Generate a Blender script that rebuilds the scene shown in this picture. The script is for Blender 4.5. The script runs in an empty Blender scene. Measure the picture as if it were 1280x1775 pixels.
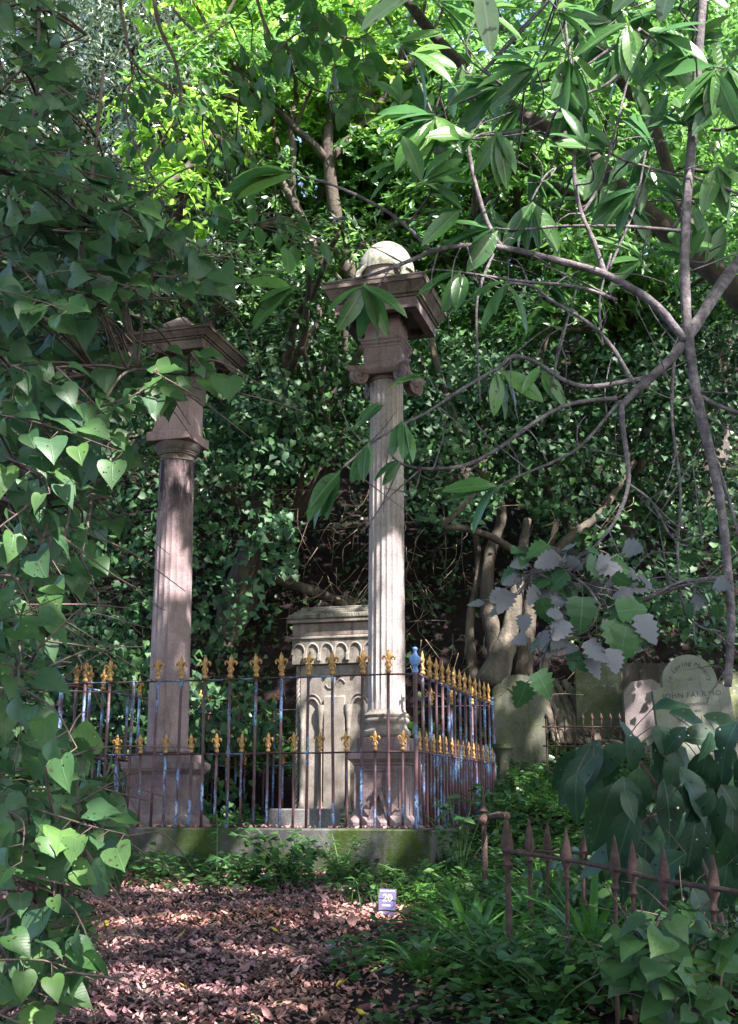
import bpy, math, random
import numpy as np
from mathutils import Vector
R = math.radians
D = bpy.data
scene = bpy.context.scene
rng = np.random.default_rng(11)
random.seed(5)

# ------------------------------------------------------------------ camera, sky, sun, exposure
EZ = 1.6                      # eye height above the path
FPX, CX, CY = 2030.0, 640.0, 887.5
TH = R(13.76)
cam_d = D.cameras.new("camera"); cam = D.objects.new("camera", cam_d)
scene.collection.objects.link(cam); scene.camera = cam
cam.location = (0, 0, EZ); cam.rotation_euler = (R(90) + TH, 0, 0)
cam_d.sensor_fit = 'VERTICAL'; cam_d.sensor_height = 24.0
cam_d.lens = 24.0 * FPX / 1775.0
cam_d.clip_start = 0.05; cam_d.clip_end = 500
SUN_EL, SUN_AZ = R(50), R(38)          # sun behind the camera, to the right
SUN = np.array([math.sin(SUN_AZ) * math.cos(SUN_EL), -math.cos(SUN_AZ) * math.cos(SUN_EL), math.sin(SUN_EL)])
world = D.worlds.new("World"); scene.world = world; world.use_nodes = True
wn = world.node_tree.nodes; wl = world.node_tree.links
bg = wn["Background"]; sky = wn.new("ShaderNodeTexSky"); sky.sky_type = 'NISHITA'
sky.sun_disc = False; sky.sun_elevation = SUN_EL
sky.sun_rotation = math.atan2(SUN[0], SUN[1]); sky.air_density = 1.0; sky.dust_density = 2.0; sky.ozone_density = 1.0
wl.new(sky.outputs[0], bg.inputs[0]); bg.inputs[1].default_value = 0.15
sl = D.lights.new("sun", 'SUN'); sl.energy = 5.0; sl.angle = R(0.5); sl.color = (1, .95, .9)
so = D.objects.new("sun", sl); scene.collection.objects.link(so)
so.rotation_euler = Vector(-SUN).to_track_quat('-Z', 'Y').to_euler()
scene.view_settings.view_transform = 'Standard'; scene.view_settings.look = 'None'
scene.view_settings.gamma = 1; scene.view_settings.exposure = 2.25
scene.render.resolution_x = 738; scene.render.resolution_y = 1024
scene.cycles.max_bounces = 6; scene.cycles.transparent_max_bounces = 12

# ------------------------------------------------------------------ helpers: space
ct, st = math.cos(TH), math.sin(TH)
def P(px, py, Y):
    r = (px - CX) / FPX; u = (CY - py) / FPX
    y = ct - u * st; z = st + u * ct
    return np.array([r / y * Y, Y, EZ + z / y * Y])
def Z(py, Y): return P(640, py, Y)[2]
def proj(p):
    p = np.asarray(p, float); x, y, z = p[..., 0], p[..., 1], p[..., 2] - EZ
    f = y * ct + z * st; u = -y * st + z * ct
    return CX + FPX * x / f, CY - FPX * u / f
def norm(v):
    v = np.asarray(v, float); return v / np.maximum(np.linalg.norm(v, axis=-1, keepdims=True), 1e-9)
def inpoly(x, y, poly):
    x = np.asarray(x, float); y = np.asarray(y, float); c = np.zeros(x.shape, bool); n = len(poly)
    for i in range(n):
        x1, y1 = poly[i]; x2, y2 = poly[i - 1]
        if y1 == y2: continue
        c ^= ((y1 > y) != (y2 > y)) & (x < (x2 - x1) * (y - y1) / (y2 - y1) + x1)
    return c
def smooth(pts, n=6):
    p = np.array(pts, float); q = np.vstack([2 * p[0] - p[1], p, 2 * p[-1] - p[-2]]); out = []
    for i in range(1, len(q) - 2):
        for k in range(n):
            t = k / n
            out.append(.5 * ((2 * q[i]) + (-q[i-1] + q[i+1]) * t + (2*q[i-1] - 5*q[i] + 4*q[i+1] - q[i+2]) * t*t + (-q[i-1] + 3*q[i] - 3*q[i+1] + q[i+2]) * t**3))
    out.append(p[-1]); return np.array(out)

# ------------------------------------------------------------------ helpers: meshes
class MB:
    def __init__(s): s.v = []; s.f = []; s.uv = []; s.n = 0; s.smooth = False
    def add(s, verts, faces, uv=None):
        verts = np.asarray(verts, float)
        s.v.append(verts)
        s.uv.append(np.zeros((len(verts), 2)) if uv is None else np.asarray(uv, float))
        if isinstance(faces, np.ndarray): s.f.append(faces + s.n)
        else:
            for k in (3, 4):
                a = [f for f in faces if len(f) == k]
                if a: s.f.append(np.array(a) + s.n)
            for f in faces:
                if len(f) > 4: s.f.append(np.array([f]) + s.n)
        s.n += len(verts); return s
    def box(s, x0, x1, y0, y1, z0, z1, b=0.0, top=None):
        # bevelled box, top = (inset x, inset y)
        tx, ty = top or (0, 0)
        if b <= 0:
            v = [(x0,y0,z0),(x1,y0,z0),(x1,y1,z0),(x0,y1,z0),(x0+tx,y0+ty,z1),(x1-tx,y0+ty,z1),(x1-tx,y1-ty,z1),(x0+tx,y1-ty,z1)]
            return s.add(v, [(0,3,2,1),(4,5,6,7),(0,1,5,4),(1,2,6,5),(2,3,7,6),(3,0,4,7)])
        rows = [(z0, b), (z0 + b, 0), (z1 - b, 0), (z1, b)]; v = []
        for z, ins in rows:
            f = (z - z0) / (z1 - z0)
            ax, ay = x0 + ins + tx * f, y0 + ins + ty * f; bx, by = x1 - ins - tx * f, y1 - ins - ty * f
            c = b - ins if ins else b
            c = b * .6
            v += [(ax+c,ay,z),(bx-c,ay,z),(bx,ay+c,z),(bx,by-c,z),(bx-c,by,z),(ax+c,by,z),(ax,by-c,z),(ax,ay+c,z)]
        f = []
        for r in range(3):
            for k in range(8): a = r*8+k; c2 = r*8+(k+1) % 8; f.append((a, c2, c2+8, a+8))
        f.append(tuple(range(7, -1, -1))); f.append(tuple(range(24, 32)))
        return s.add(v, f)
    def sq(s, prof):
        # square "lathe": list of (half width, z)
        v = []; f = []
        for w, z in prof: v += [(-w,-w,z),(w,-w,z),(w,w,z),(-w,w,z)]
        for r in range(len(prof)-1):
            for k in range(4): a=r*4+k; b=r*4+(k+1)%4; f.append((a,b,b+4,a+4))
        f.append((3,2,1,0)); n=len(prof)*4; f.append((n-4,n-3,n-2,n-1))
        return s.add(v, f)
    def lathe(s, prof, seg=32, c=(0,0,0), rfun=None):
        v=[]; f=[]
        for r, z in prof:
            for k in range(seg):
                a = 2*math.pi*k/seg; rr = r*(rfun(k, z) if rfun else 1)
                v.append((c[0]+rr*math.cos(a), c[1]+rr*math.sin(a), c[2]+z))
        for i in range(len(prof)-1):
            for k in range(seg): a=i*seg+k; b=i*seg+(k+1)%seg; f.append((a,b,b+seg,a+seg))
        f.append(tuple(range(seg-1,-1,-1))); n=len(prof)*seg; f.append(tuple(range(n-seg,n)))
        return s.add(v, f)
    def tube(s, pts, rad, sides=6, flat=None):
        p = np.array(pts, float); n = len(p)
        rad = np.interp(np.linspace(0,1,n), np.linspace(0,1,len(rad)), rad) if not np.isscalar(rad) else np.full(n, rad)
        if sides >= 6 and n > 8: rad = rad*(1+.10*np.sin(np.arange(n)*2.1+p[0,0]*9)*np.sin(np.arange(n)*.73+p[0,2]*5))
        t = norm(np.gradient(p, axis=0)); ref = np.array([0,0,1.]) if abs(t[0][2]) < .9 else np.array([1.,0,0])
        a = norm(np.cross(t[0], ref)); V=[]
        ang = np.arange(sides)*2*np.pi/sides
        for i in range(n):
            a = norm(a - t[i]*np.dot(a, t[i])); b = np.cross(t[i], a)
            V.append(p[i] + rad[i]*(np.cos(ang)[:,None]*a + np.sin(ang)[:,None]*b*(flat or 1)))
        V = np.vstack(V); i = np.arange(n-1)[:,None]*sides; k = np.arange(sides)[None]; k2 = (k+1)%sides
        F = np.stack([i+k, i+k2, i+k2+sides, i+k+sides], -1).reshape(-1,4)
        s.add(V, F)
        s.f.append(np.array([list(range(sides))[::-1]]) + s.n - len(V)); s.f.append(np.array([list(range(len(V)-sides, len(V)))]) + s.n - len(V))
        return s
    def prism(s, outline, y0, y1):
        # outline in x,z ; extruded along y  (front is y0)
        n=len(outline); v=[(x,y0,z) for x,z in outline]+[(x,y1,z) for x,z in outline]
        f=[tuple(range(n)), tuple(range(2*n-1,n-1,-1))]+[(i,i+n,(i+1)%n+n,(i+1)%n) for i in range(n)]
        return s.add(v,f)
    def leaves(s, T, pos, d, nr, sc, w=1.0):
        pos=np.atleast_2d(pos); d=norm(np.atleast_2d(d)); nr=np.atleast_2d(nr)
        if not len(pos): return s
        x=norm(np.cross(d,nr)); z=np.cross(x,d); sc=np.broadcast_to(np.asarray(sc,float),(len(pos),)); w=np.broadcast_to(np.asarray(w,float),(len(pos),))
        tv,tf,tu=T
        V=pos[:,None]+sc[:,None,None]*(tv[None,:,0:1]*w[:,None,None]*x[:,None]+tv[None,:,1:2]*d[:,None]+tv[None,:,2:3]*z[:,None])
        F=tf[None]+(np.arange(len(pos))*len(tv))[:,None,None]
        s.add(V.reshape(-1,3),F.reshape(-1,tf.shape[1]),np.tile(tu,(len(pos),1)))
        return s
    def mesh(s, name):
        m=D.meshes.new(name); V=np.vstack(s.v); m.vertices.add(len(V)); m.vertices.foreach_set('co',V.ravel())
        L=np.concatenate([f.ravel() for f in s.f]); tot=np.concatenate([np.full(len(f),f.shape[1]) for f in s.f])
        st_=np.concatenate([[0],np.cumsum(tot)[:-1]])
        m.loops.add(len(L)); m.loops.foreach_set('vertex_index',L.astype(np.int32))
        m.polygons.add(len(tot)); m.polygons.foreach_set('loop_start',st_.astype(np.int32)); m.polygons.foreach_set('loop_total',tot.astype(np.int32))
        uv=m.uv_layers.new(name='UVMap'); UV=np.vstack(s.uv)[L]; uv.data.foreach_set('uv',UV.ravel())
        m.update(calc_edges=True); m.validate(); return m
    def build(s, name, mat, parent=None, sm=None, loc=None):
        if isinstance(s.v,list) and not s.v: return None
        m=s.mesh(name)
        if mat: m.materials.append(mat)
        o=D.objects.new(name,m); scene.collection.objects.link(o); o.parent=parent
        if loc is not None: o.location=loc
        if sm is not None:
            m.polygons.foreach_set('use_smooth',[True]*len(m.polygons))
            if sm<180: m.set_sharp_from_angle(angle=R(sm))
        else: m.polygons.foreach_set('use_smooth',[False]*len(m.polygons))
        return o

def tag(o,label=None,cat=None,group=None,kind=None):
    if label: o['label']=label
    if cat: o['category']=cat
    if group: o['group']=group
    if kind: o['kind']=kind
    return o
def empty(name,loc,rz=0,label=None,cat=None,group=None):
    o=D.objects.new(name,None); scene.collection.objects.link(o); o.location=loc; o.rotation_euler=(0,0,rz); o.empty_display_size=.1
    return tag(o,label,cat,group)
def text_mesh(mb, s, size, x, z, y=-.002, rot=0, th=.003, weight=0.0, spacing=1.0, shear=0):
    cu=D.curves.new('t','FONT'); cu.body=s; cu.size=size; cu.align_x='CENTER'; cu.align_y='CENTER'; cu.resolution_u=3
    cu.space_character=spacing; cu.offset=weight; cu.shear=shear
    o=D.objects.new('t',cu); scene.collection.objects.link(o); bpy.context.view_layer.update()
    me=o.to_mesh(); co=np.array([v.co[:] for v in me.vertices]); fs=[tuple(p.vertices) for p in me.polygons]; o.to_mesh_clear()
    D.objects.remove(o)
    if not len(co): return
    c,s_=math.cos(rot),math.sin(rot)
    v=np.stack([x+co[:,0]*c-co[:,1]*s_, np.full(len(co),y), z+co[:,0]*s_+co[:,1]*c],1)
    mb.add(v,fs)

# ------------------------------------------------------------------ leaf templates
def T(rows, fold=.25, droop=.25, wav=0.0, half=None):
    v=[];uv=[]
    for i,(t,hw,ts) in enumerate(rows):
        zz=-droop*t*t
        v+=[(-hw,ts,zz+hw*fold+wav*math.sin(i*2.1)*hw),(0,t,zz),(hw,ts,zz+hw*fold-wav*math.sin(i*1.7)*hw)]
        uv+=[(0.5-hw,t),(.5,t),(.5+hw,t)]
    f=[]
    for i in range(len(rows)-1):
        a=i*3; f+=[(a,a+1,a+4,a+3),(a+1,a+2,a+5,a+4)]
    return np.array(v,float),np.array(f),np.array(uv,float)
T_HEART=T([(0,.02,.01),(.02,.2,-.1),(.06,.38,-.04),(.16,.47,.12),(.34,.47,.34),(.54,.36,.54),(.74,.2,.75),(.9,.07,.91),(1,.004,1)],.22,.35,.06)
T_HEARTB=T([(0,.02,.01),(.01,.24,-.12),(.06,.46,-.08),(.18,.56,.08),(.38,.54,.3),(.58,.40,.52),(.76,.2,.74),(.88,.06,.87),(1,.004,1)],.1,.15,.12)
T_HEARTC=T([(0,.02,.01),(.02,.2,-.09),(.07,.36,-.04),(.18,.46,.12),(.34,.49,.3),(.52,.42,.5),(.7,.28,.7),(.86,.12,.86),(.94,.04,.95),(1,.004,1)],.3,.5,.06)
T_HEARTM=T([(0,.02,.0),(.05,.36,-.06),(.35,.46,.35),(.7,.22,.7),(1,.01,1)],.2,.25,.1)
T_LONG=T([(0,.006,0),(.08,.03,.08),(.2,.1,.2),(.35,.145,.35),(.52,.16,.52),(.7,.14,.7),(.86,.09,.86),(.95,.04,.95),(1,.004,1)],.3,.22,.05)
T_OVAL=T([(0,.01,0),(.1,.1,.1),(.3,.24,.3),(.55,.26,.55),(.8,.15,.8),(1,.01,1)],.2,.2,.1)
T_BIG=T([(0,.01,0),(.06,.1,.05),(.15,.24,.15),(.3,.33,.3),(.48,.35,.48),(.66,.28,.66),(.82,.17,.82),(.93,.07,.93),(1,.003,1)],.2,.42,.14)
T_LOBE=T([(0,.01,0),(.08,.22,-.02),(.15,.42,.08),(.22,.3,.2),(.3,.48,.27),(.4,.34,.42),(.48,.45,.48),(.56,.28,.58),(.66,.34,.68),(.74,.18,.76),(.84,.18,.86),(1,.004,1)],.12,.3,.05)
T_SMALL=T([(0,.02,0),(.4,.2,.4),(1,.01,1)],.25,.12)
T_LIT=T([(0,.02,0),(.2,.28,.15),(.55,.32,.5),(1,.03,1)],.5,-.5,.35)
def strap(n=8):
    rows=[(t,.03*(1-t**3)+.002,t) for t in np.linspace(0,1,n)]
    return T(rows,.5,.0)
T_STRAP=strap()

# ------------------------------------------------------------------ materials
def newmat(name):
    m=D.materials.new(name); m.use_nodes=True; nt=m.node_tree; return m,nt,nt.nodes,nt.links,nt.nodes['Principled BSDF']
def ramp(nt,stops,fac,interp='LINEAR'):
    r=nt.nodes.new('ShaderNodeValToRGB'); r.color_ramp.interpolation=interp; e=r.color_ramp.elements
    while len(e)<len(stops): e.new(.5)
    for i,(p,c) in enumerate(stops): e[i].position=p; e[i].color=(*c,1) if len(c)==3 else c
    nt.links.new(fac,r.inputs[0]); return r.outputs[0]
def noise(nt,scale,detail=6,rough=.6,vec=None,sc3=None,dist=0):
    n=nt.nodes.new('ShaderNodeTexNoise'); n.inputs['Scale'].default_value=scale; n.inputs['Detail'].default_value=detail; n.inputs['Roughness'].default_value=rough; n.inputs['Distortion'].default_value=dist
    tc=nt.nodes.new('ShaderNodeTexCoord'); src=tc.outputs['Object']
    if sc3:
        mp=nt.nodes.new('ShaderNodeMapping'); mp.inputs['Scale'].default_value=sc3; nt.links.new(src,mp.inputs[0]); src=mp.outputs[0]
    nt.links.new(src,n.inputs['Vector']); return n.outputs['Fac']
def mixc(nt,fac,a,b,mode='MIX'):
    m=nt.nodes.new('ShaderNodeMix'); m.data_type='RGBA'; m.blend_type=mode
    for sock,val in ((m.inputs['Factor'],fac),(m.inputs['A'],a),(m.inputs['B'],b)):
        if isinstance(val,(int,float)): sock.default_value=val
        elif isinstance(val,tuple): sock.default_value=(*val,1)
        else: nt.links.new(val,sock)
    return m.outputs['Result']
def bump(nt,b,h,strength=.5,dist=.02):
    n=nt.nodes.new('ShaderNodeBump'); n.inputs['Strength'].default_value=strength; n.inputs['Distance'].default_value=dist
    nt.links.new(h,n.inputs['Height']); nt.links.new(n.outputs[0],b.inputs['Normal'])
def stone(name,base,dark,light,moss=(.06,.09,.02),mossamt=.35,streak=1.0,lichen=.3,sc=1.0,topstain=None):
    m,nt,N,L,b=newmat(name)
    n1=noise(nt,3*sc,8,.65); c=ramp(nt,[(.3,dark),(.5,base),(.72,light)],n1)
    n2=noise(nt,9*sc,6,.7,sc3=(1,1,.12)); f2=ramp(nt,[(.52,(0,0,0)),(.68,(1,1,1))],n2)
    s=nt.nodes.new('ShaderNodeMath'); s.operation='MULTIPLY'; s.inputs[1].default_value=streak; L.new(f2,s.inputs[0])
    c=mixc(nt,s.outputs[0],c,tuple(x*.28 for x in base))
    n3=noise(nt,5*sc,7,.7); f3=ramp(nt,[(.62-mossamt*.3,(0,0,0)),(.8-mossamt*.3,(1,1,1))],n3)
    k=nt.nodes.new('ShaderNodeMath'); k.operation='MULTIPLY'; k.inputs[1].default_value=min(1,mossamt*1.6); L.new(f3,k.inputs[0]); c=mixc(nt,k.outputs[0],c,moss)
    n4=noise(nt,30*sc,5,.7); f4=ramp(nt,[(.7-.25*lichen,(0,0,0)),(.78-.25*lichen,(1,1,1))],n4)
    k=nt.nodes.new('ShaderNodeMath'); k.operation='MULTIPLY'; k.inputs[1].default_value=min(1,lichen*1.5); L.new(f4,k.inputs[0]); c=mixc(nt,k.outputs[0],c,(.5,.5,.45))
    gr=noise(nt,120,3,.6); c=mixc(nt,.6,c,ramp(nt,[(.35,(.55,.55,.55)),(.65,(1.35,1.35,1.35))],gr),'MULTIPLY')
    L.new(c,b.inputs['Base Color']); b.inputs['Roughness'].default_value=.92; b.inputs['Specular IOR Level'].default_value=.2
    n5=noise(nt,45*sc,8,.7); bump(nt,b,n5,.45,.008)
    if topstain:
        tc=N.new('ShaderNodeTexCoord'); sp=N.new('ShaderNodeSeparateXYZ'); L.new(tc.outputs['Object'],sp.inputs[0]); n6=noise(nt,14,7,.75,sc3=(1,1,.25))
        mr=N.new('ShaderNodeMapRange'); mr.inputs[1].default_value=topstain-.75; mr.inputs[2].default_value=topstain-.25; L.new(sp.outputs[2],mr.inputs[0])
        ml_=N.new('ShaderNodeMath'); ml_.operation='MULTIPLY'; L.new(mr.outputs[0],ml_.inputs[0]); L.new(ramp(nt,[(.38,(0,0,0)),(.55,(1,1,1))],n6),ml_.inputs[1])
        L.new(mixc(nt,ml_.outputs[0],c,(.035,.025,.032)),b.inputs['Base Color'])
    return m
def plain(name,cols,scale=20,rough=.7,metal=0,bs=.3,bd=.004,sc3=None):
    m,nt,N,L,b=newmat(name); n=noise(nt,scale,6,.65,sc3=sc3)
    k=len(cols); st_=[(.3+.4*i/(max(k-1,1)),c) for i,c in enumerate(cols)]
    L.new(ramp(nt,st_,n),b.inputs['Base Color']); b.inputs['Roughness'].default_value=rough; b.inputs['Metallic'].default_value=metal
    bump(nt,b,noise(nt,scale*3,6,.7),bs,bd); return m
def leafmat(name,cols,rough=.38,trans=.25,spec=.5,under=None,vein=None,holes=0,tcol=None,blotch=0.0):
    m,nt,N,L,b=newmat(name); g=N.new('ShaderNodeNewGeometry')
    k=len(cols); c=ramp(nt,[(i/(k-1),x) for i,x in enumerate(cols)],g.outputs['Random Per Island'])
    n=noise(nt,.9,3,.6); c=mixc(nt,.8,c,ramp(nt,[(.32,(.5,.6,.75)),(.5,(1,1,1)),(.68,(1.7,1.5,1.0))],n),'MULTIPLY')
    n=noise(nt,22,4,.6); c=mixc(nt,.45,c,ramp(nt,[(.3,(.45,.45,.45)),(.7,(1.5,1.45,1.3))],n),'MULTIPLY')
    if vein is not None:
        uv=N.new('ShaderNodeUVMap'); sp=N.new('ShaderNodeSeparateXYZ'); L.new(uv.outputs[0],sp.inputs[0])
        a=N.new('ShaderNodeMath'); a.operation='SUBTRACT'; L.new(sp.outputs[0],a.inputs[0]); a.inputs[1].default_value=.5
        ab=N.new('ShaderNodeMath'); ab.operation='ABSOLUTE'; L.new(a.outputs[0],ab.inputs[0])
        mid=ramp(nt,[(.008,(1,1,1)),(.02,(0,0,0))],ab.outputs[0])
        # side veins: v - 0.8*|u| repeated
        q=N.new('ShaderNodeMath'); q.operation='MULTIPLY_ADD'; L.new(ab.outputs[0],q.inputs[0]); q.inputs[1].default_value=-.8; L.new(sp.outputs[1],q.inputs[2])
        q2=N.new('ShaderNodeMath'); q2.operation='MULTIPLY'; L.new(q.outputs[0],q2.inputs[0]); q2.inputs[1].default_value=9
        fr=N.new('ShaderNodeMath'); fr.operation='PINGPONG'; L.new(q2.outputs[0],fr.inputs[0]); fr.inputs[1].default_value=.5
        side=ramp(nt,[(.02,(.5,.5,.5)),(.07,(0,0,0))],fr.outputs[0])
        vv=mixc(nt,1.0,mid,side,'LIGHTEN'); c=mixc(nt,vv,c,vein)
        bump(nt,b,vv,.35,.002)
    if blotch>0:
        nb=noise(nt,60,3,.5); c=mixc(nt,ramp(nt,[(.72-blotch*.1,(0,0,0)),(.76-blotch*.1,(1,1,1))],nb),c,(.05,.03,.015))
    top=c
    if under: c=mixc(nt,g.outputs['Backfacing'],c,under)
    L.new(c,b.inputs['Base Color']); b.inputs['Roughness'].default_value=rough; b.inputs['Specular IOR Level'].default_value=spec
    tr=N.new('ShaderNodeBsdfTranslucent'); L.new(mixc(nt,.6,c,tcol or tuple(min(1,2.2*x) for x in cols[-1])),tr.inputs[0])
    mx=N.new('ShaderNodeMixShader'); mx.inputs[0].default_value=trans; L.new(b.outputs[0],mx.inputs[1]); L.new(tr.outputs[0],mx.inputs[2])
    out=N['Material Output']; last=mx.outputs[0]
    if holes:
        vo=N.new('ShaderNodeTexVoronoi'); vo.inputs['Scale'].default_value=holes; tc=N.new('ShaderNodeTexCoord'); L.new(tc.outputs['Object'],vo.inputs['Vector'])
        h=ramp(nt,[(.12,(1,1,1)),(.13,(0,0,0))],vo.outputs['Distance'],'CONSTANT')
        tp=N.new('ShaderNodeBsdfTransparent'); m2=N.new('ShaderNodeMixShader'); L.new(h,m2.inputs[0]); L.new(last,m2.inputs[1]); L.new(tp.outputs[0],m2.inputs[2]); last=m2.outputs[0]
    L.new(last,out.inputs[0]); return m

M={}
M['brown']=stone('brownstone',(.20,.145,.15),(.095,.068,.072),(.29,.22,.225),mossamt=.12,streak=.8,lichen=.1)
M['shaftR']=stone('pale_sandstone',(.30,.255,.25),(.19,.155,.155),(.40,.36,.345),mossamt=.12,streak=.5,lichen=.1)
M['shaftL']=stone('stained_brownstone',(.25,.18,.185),(.14,.1,.105),(.34,.26,.26),mossamt=.08,streak=.8,lichen=.05,topstain=Z(800,9.8)-1.325)
M['pink']=stone('pink_sandstone',(.32,.22,.215),(.2,.13,.13),(.42,.31,.3),mossamt=.08,streak=.5,lichen=.1)
M['cornice']=stone('weathered_cornice_stone',(.15,.115,.105),(.06,.045,.04),(.25,.2,.175),mossamt=.3,streak=.9,lichen=.2)
M['dome']=stone('lichen_stone',(.25,.245,.21),(.07,.065,.05),(.48,.48,.44),mossamt=.3,streak=.9,lichen=.3,sc=4)
M['memorial']=stone('memorial_sandstone',(.2,.17,.15),(.1,.083,.07),(.31,.275,.25),mossamt=.25,streak=.5,lichen=.15)
M['roofstone']=stone('mossy_roof_stone',(.15,.13,.11),(.06,.05,.04),(.26,.24,.21),mossamt=.3,streak=.7,lichen=.3,sc=2)
M['block']=stone('rough_grey_stone',(.16,.15,.15),(.07,.06,.065),(.26,.25,.24),mossamt=.2,streak=.5,lichen=.25)
M['kerb']=stone('mossy_kerb_concrete',(.06,.054,.056),(.018,.016,.017),(.13,.12,.12),moss=(.028,.045,.007),mossamt=.7,streak=.9,lichen=.2,sc=.8)
M['head1']=stone('grey_green_headstone',(.085,.085,.066),(.038,.04,.027),(.13,.125,.108),moss=(.12,.13,.05),mossamt=.4,streak=.5,lichen=.2)
M['head2']=stone('lichen_headstone',(.08,.08,.06),(.03,.032,.02),(.15,.15,.115),moss=(.055,.065,.025),mossamt=.6,streak=.5,lichen=.3)
M['head3']=stone('pale_marble_headstone',(.155,.155,.14),(.085,.085,.07),(.22,.22,.2),moss=(.2,.22,.08),mossamt=.35,streak=.35,lichen=.2)
M['head4']=stone('yellow_lichen_headstone',(.14,.14,.105),(.06,.06,.04),(.24,.24,.19),moss=(.2,.24,.06),mossamt=.5,streak=.2,lichen=.4)
M['pinkslab']=stone('pinkish_marble',(.16,.13,.13),(.09,.075,.075),(.24,.2,.195),mossamt=.1,streak=.2,lichen=.1)
M['darkwall']=stone('dark_damp_stone',(.06,.05,.05),(.03,.025,.02),(.1,.09,.08),mossamt=.2,lichen=.05)
M['ink']=plain('faded_lettering',[(.012,.01,.025),(.03,.028,.045),(.075,.072,.08)],60,.8)
M['gold']=plain('tarnished_gold_paint',[(.06,.028,.014),(.34,.175,.045),(.5,.29,.10)],38,.5,.2,.4,.003)
M['rust']=plain('rusted_iron',[(.02,.014,.014),(.055,.028,.024),(.11,.055,.045)],30,.85,.1,.6,.006)
M['bark']=plain('grey_purple_bark',[(.045,.036,.04),(.13,.105,.115),(.27,.235,.24)],32,.85,0,.8,.012)
M['darkbark']=plain('dark_bark',[(.022,.016,.012),(.06,.045,.035),(.12,.1,.075)],6,.9,0,.9,.03,(1,1,.3))
M['palebark']=plain('pale_root_bark',[(.03,.024,.018),(.075,.06,.045),(.2,.165,.125)],7,.85,0,.9,.03,(1,1,.35))
M['drytwig']=plain('dry_twig',[(.04,.03,.022),(.12,.09,.065),(.24,.19,.15)],20,.9)
M['twig']=plain('brown_twig',[(.04,.025,.022),(.09,.06,.05),(.14,.1,.08)],20,.8)
M['stem']=plain('green_stem',[(.06,.1,.03),(.1,.16,.05)],20,.6)
# patchy painted iron: maroon over blue over white
def paintmat():
    m,nt,N,L,b=newmat('flaking_painted_iron'); g=N.new('ShaderNodeNewGeometry'); mp=N.new('ShaderNodeMapping'); mp.inputs['Scale'].default_value=(2.3,2.3,.9); L.new(g.outputs['Position'],mp.inputs[0])
    n=N.new('ShaderNodeTexNoise'); n.inputs['Scale'].default_value=2.6; n.inputs['Detail'].default_value=7; n.inputs['Roughness'].default_value=.72; L.new(mp.outputs[0],n.inputs['Vector'])
    c=ramp(nt,[(.40,(.05,.016,.022)),(.52,(.085,.032,.036)),(.545,(.07,.11,.24)),(.60,(.16,.26,.44)),(.65,(.5,.56,.62))],n.outputs['Fac'])
    n2=N.new('ShaderNodeTexNoise'); n2.inputs['Scale'].default_value=55; n2.inputs['Detail'].default_value=4; L.new(g.outputs['Position'],n2.inputs['Vector']); d=n2.outputs['Fac']
    c=mixc(nt,ramp(nt,[(.56,(0,0,0)),(.62,(1,1,1))],d),c,(.045,.022,.022))
    L.new(c,b.inputs['Base Color']); b.inputs['Roughness'].default_value=.6; bump(nt,b,d,.4,.003); return m
M['paint']=paintmat()
M['blue']=plain('faded_blue_paint',[(.06,.09,.2),(.12,.24,.52),(.22,.36,.62)],26,.5)
M['purple']=plain('purple_plastic',[(.085,.068,.17),(.125,.10,.22)],30,.4,0,.05,.001)
M['white']=plain('white_print',[(.5,.49,.53),(.6,.59,.61)],30,.5,0,.02,.001)
# foliage
M['heart']=leafmat('heart_leaf',[(.028,.08,.026),(.042,.105,.034),(.07,.155,.04),(.045,.10,.055),(.085,.17,.04),(.038,.09,.04)],.42,.3,.4,vein=(.07,.14,.05),holes=62,blotch=.5)
M['long']=leafmat('long_glossy_leaf',[(.04,.12,.035),(.07,.18,.045),(.12,.27,.06),(.05,.13,.055)],.3,.42,.55,vein=(.14,.22,.1),blotch=.6)
M['palelong']=leafmat('pale_near_leaf',[(.16,.26,.13),(.22,.33,.18)],.4,.35,.5,vein=(.35,.42,.25),blotch=1)
M['big']=leafmat('large_dull_leaf',[(.012,.038,.022),(.018,.052,.028),(.028,.07,.03)],.48,.12,.4,vein=(.04,.09,.05),blotch=.6,holes=26)
M['silver']=leafmat('silver_backed_leaf',[(.03,.09,.03),(.05,.13,.04)],.45,.15,.4,under=(.15,.145,.165),vein=(.09,.15,.08))
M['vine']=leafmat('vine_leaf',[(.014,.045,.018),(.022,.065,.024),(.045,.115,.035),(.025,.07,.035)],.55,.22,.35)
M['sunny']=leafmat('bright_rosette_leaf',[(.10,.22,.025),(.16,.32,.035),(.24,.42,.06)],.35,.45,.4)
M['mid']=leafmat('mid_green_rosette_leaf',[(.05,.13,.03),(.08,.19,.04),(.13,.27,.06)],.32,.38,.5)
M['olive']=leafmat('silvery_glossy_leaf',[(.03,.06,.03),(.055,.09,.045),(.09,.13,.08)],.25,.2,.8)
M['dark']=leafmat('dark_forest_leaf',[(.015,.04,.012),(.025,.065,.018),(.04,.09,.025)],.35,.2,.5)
M['cover']=leafmat('ground_cover_leaf',[(.02,.06,.018),(.035,.09,.025),(.06,.14,.035)],.35,.25,.4)
M['strap']=leafmat('strap_leaf',[(.03,.09,.02),(.055,.15,.03),(.09,.21,.04)],.35,.3,.5)
M['oval']=leafmat('oval_hanging_leaf',[(.03,.1,.02),(.05,.14,.03)],.35,.4,.5)
M['litter']=leafmat('fallen_leaf',[(.13,.06,.07),(.32,.155,.165),(.40,.2,.205),(.18,.085,.1),(.5,.29,.275),(.09,.045,.052),(.24,.15,.12)],.7,.1,.3,tcol=(.4,.2,.15))
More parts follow.
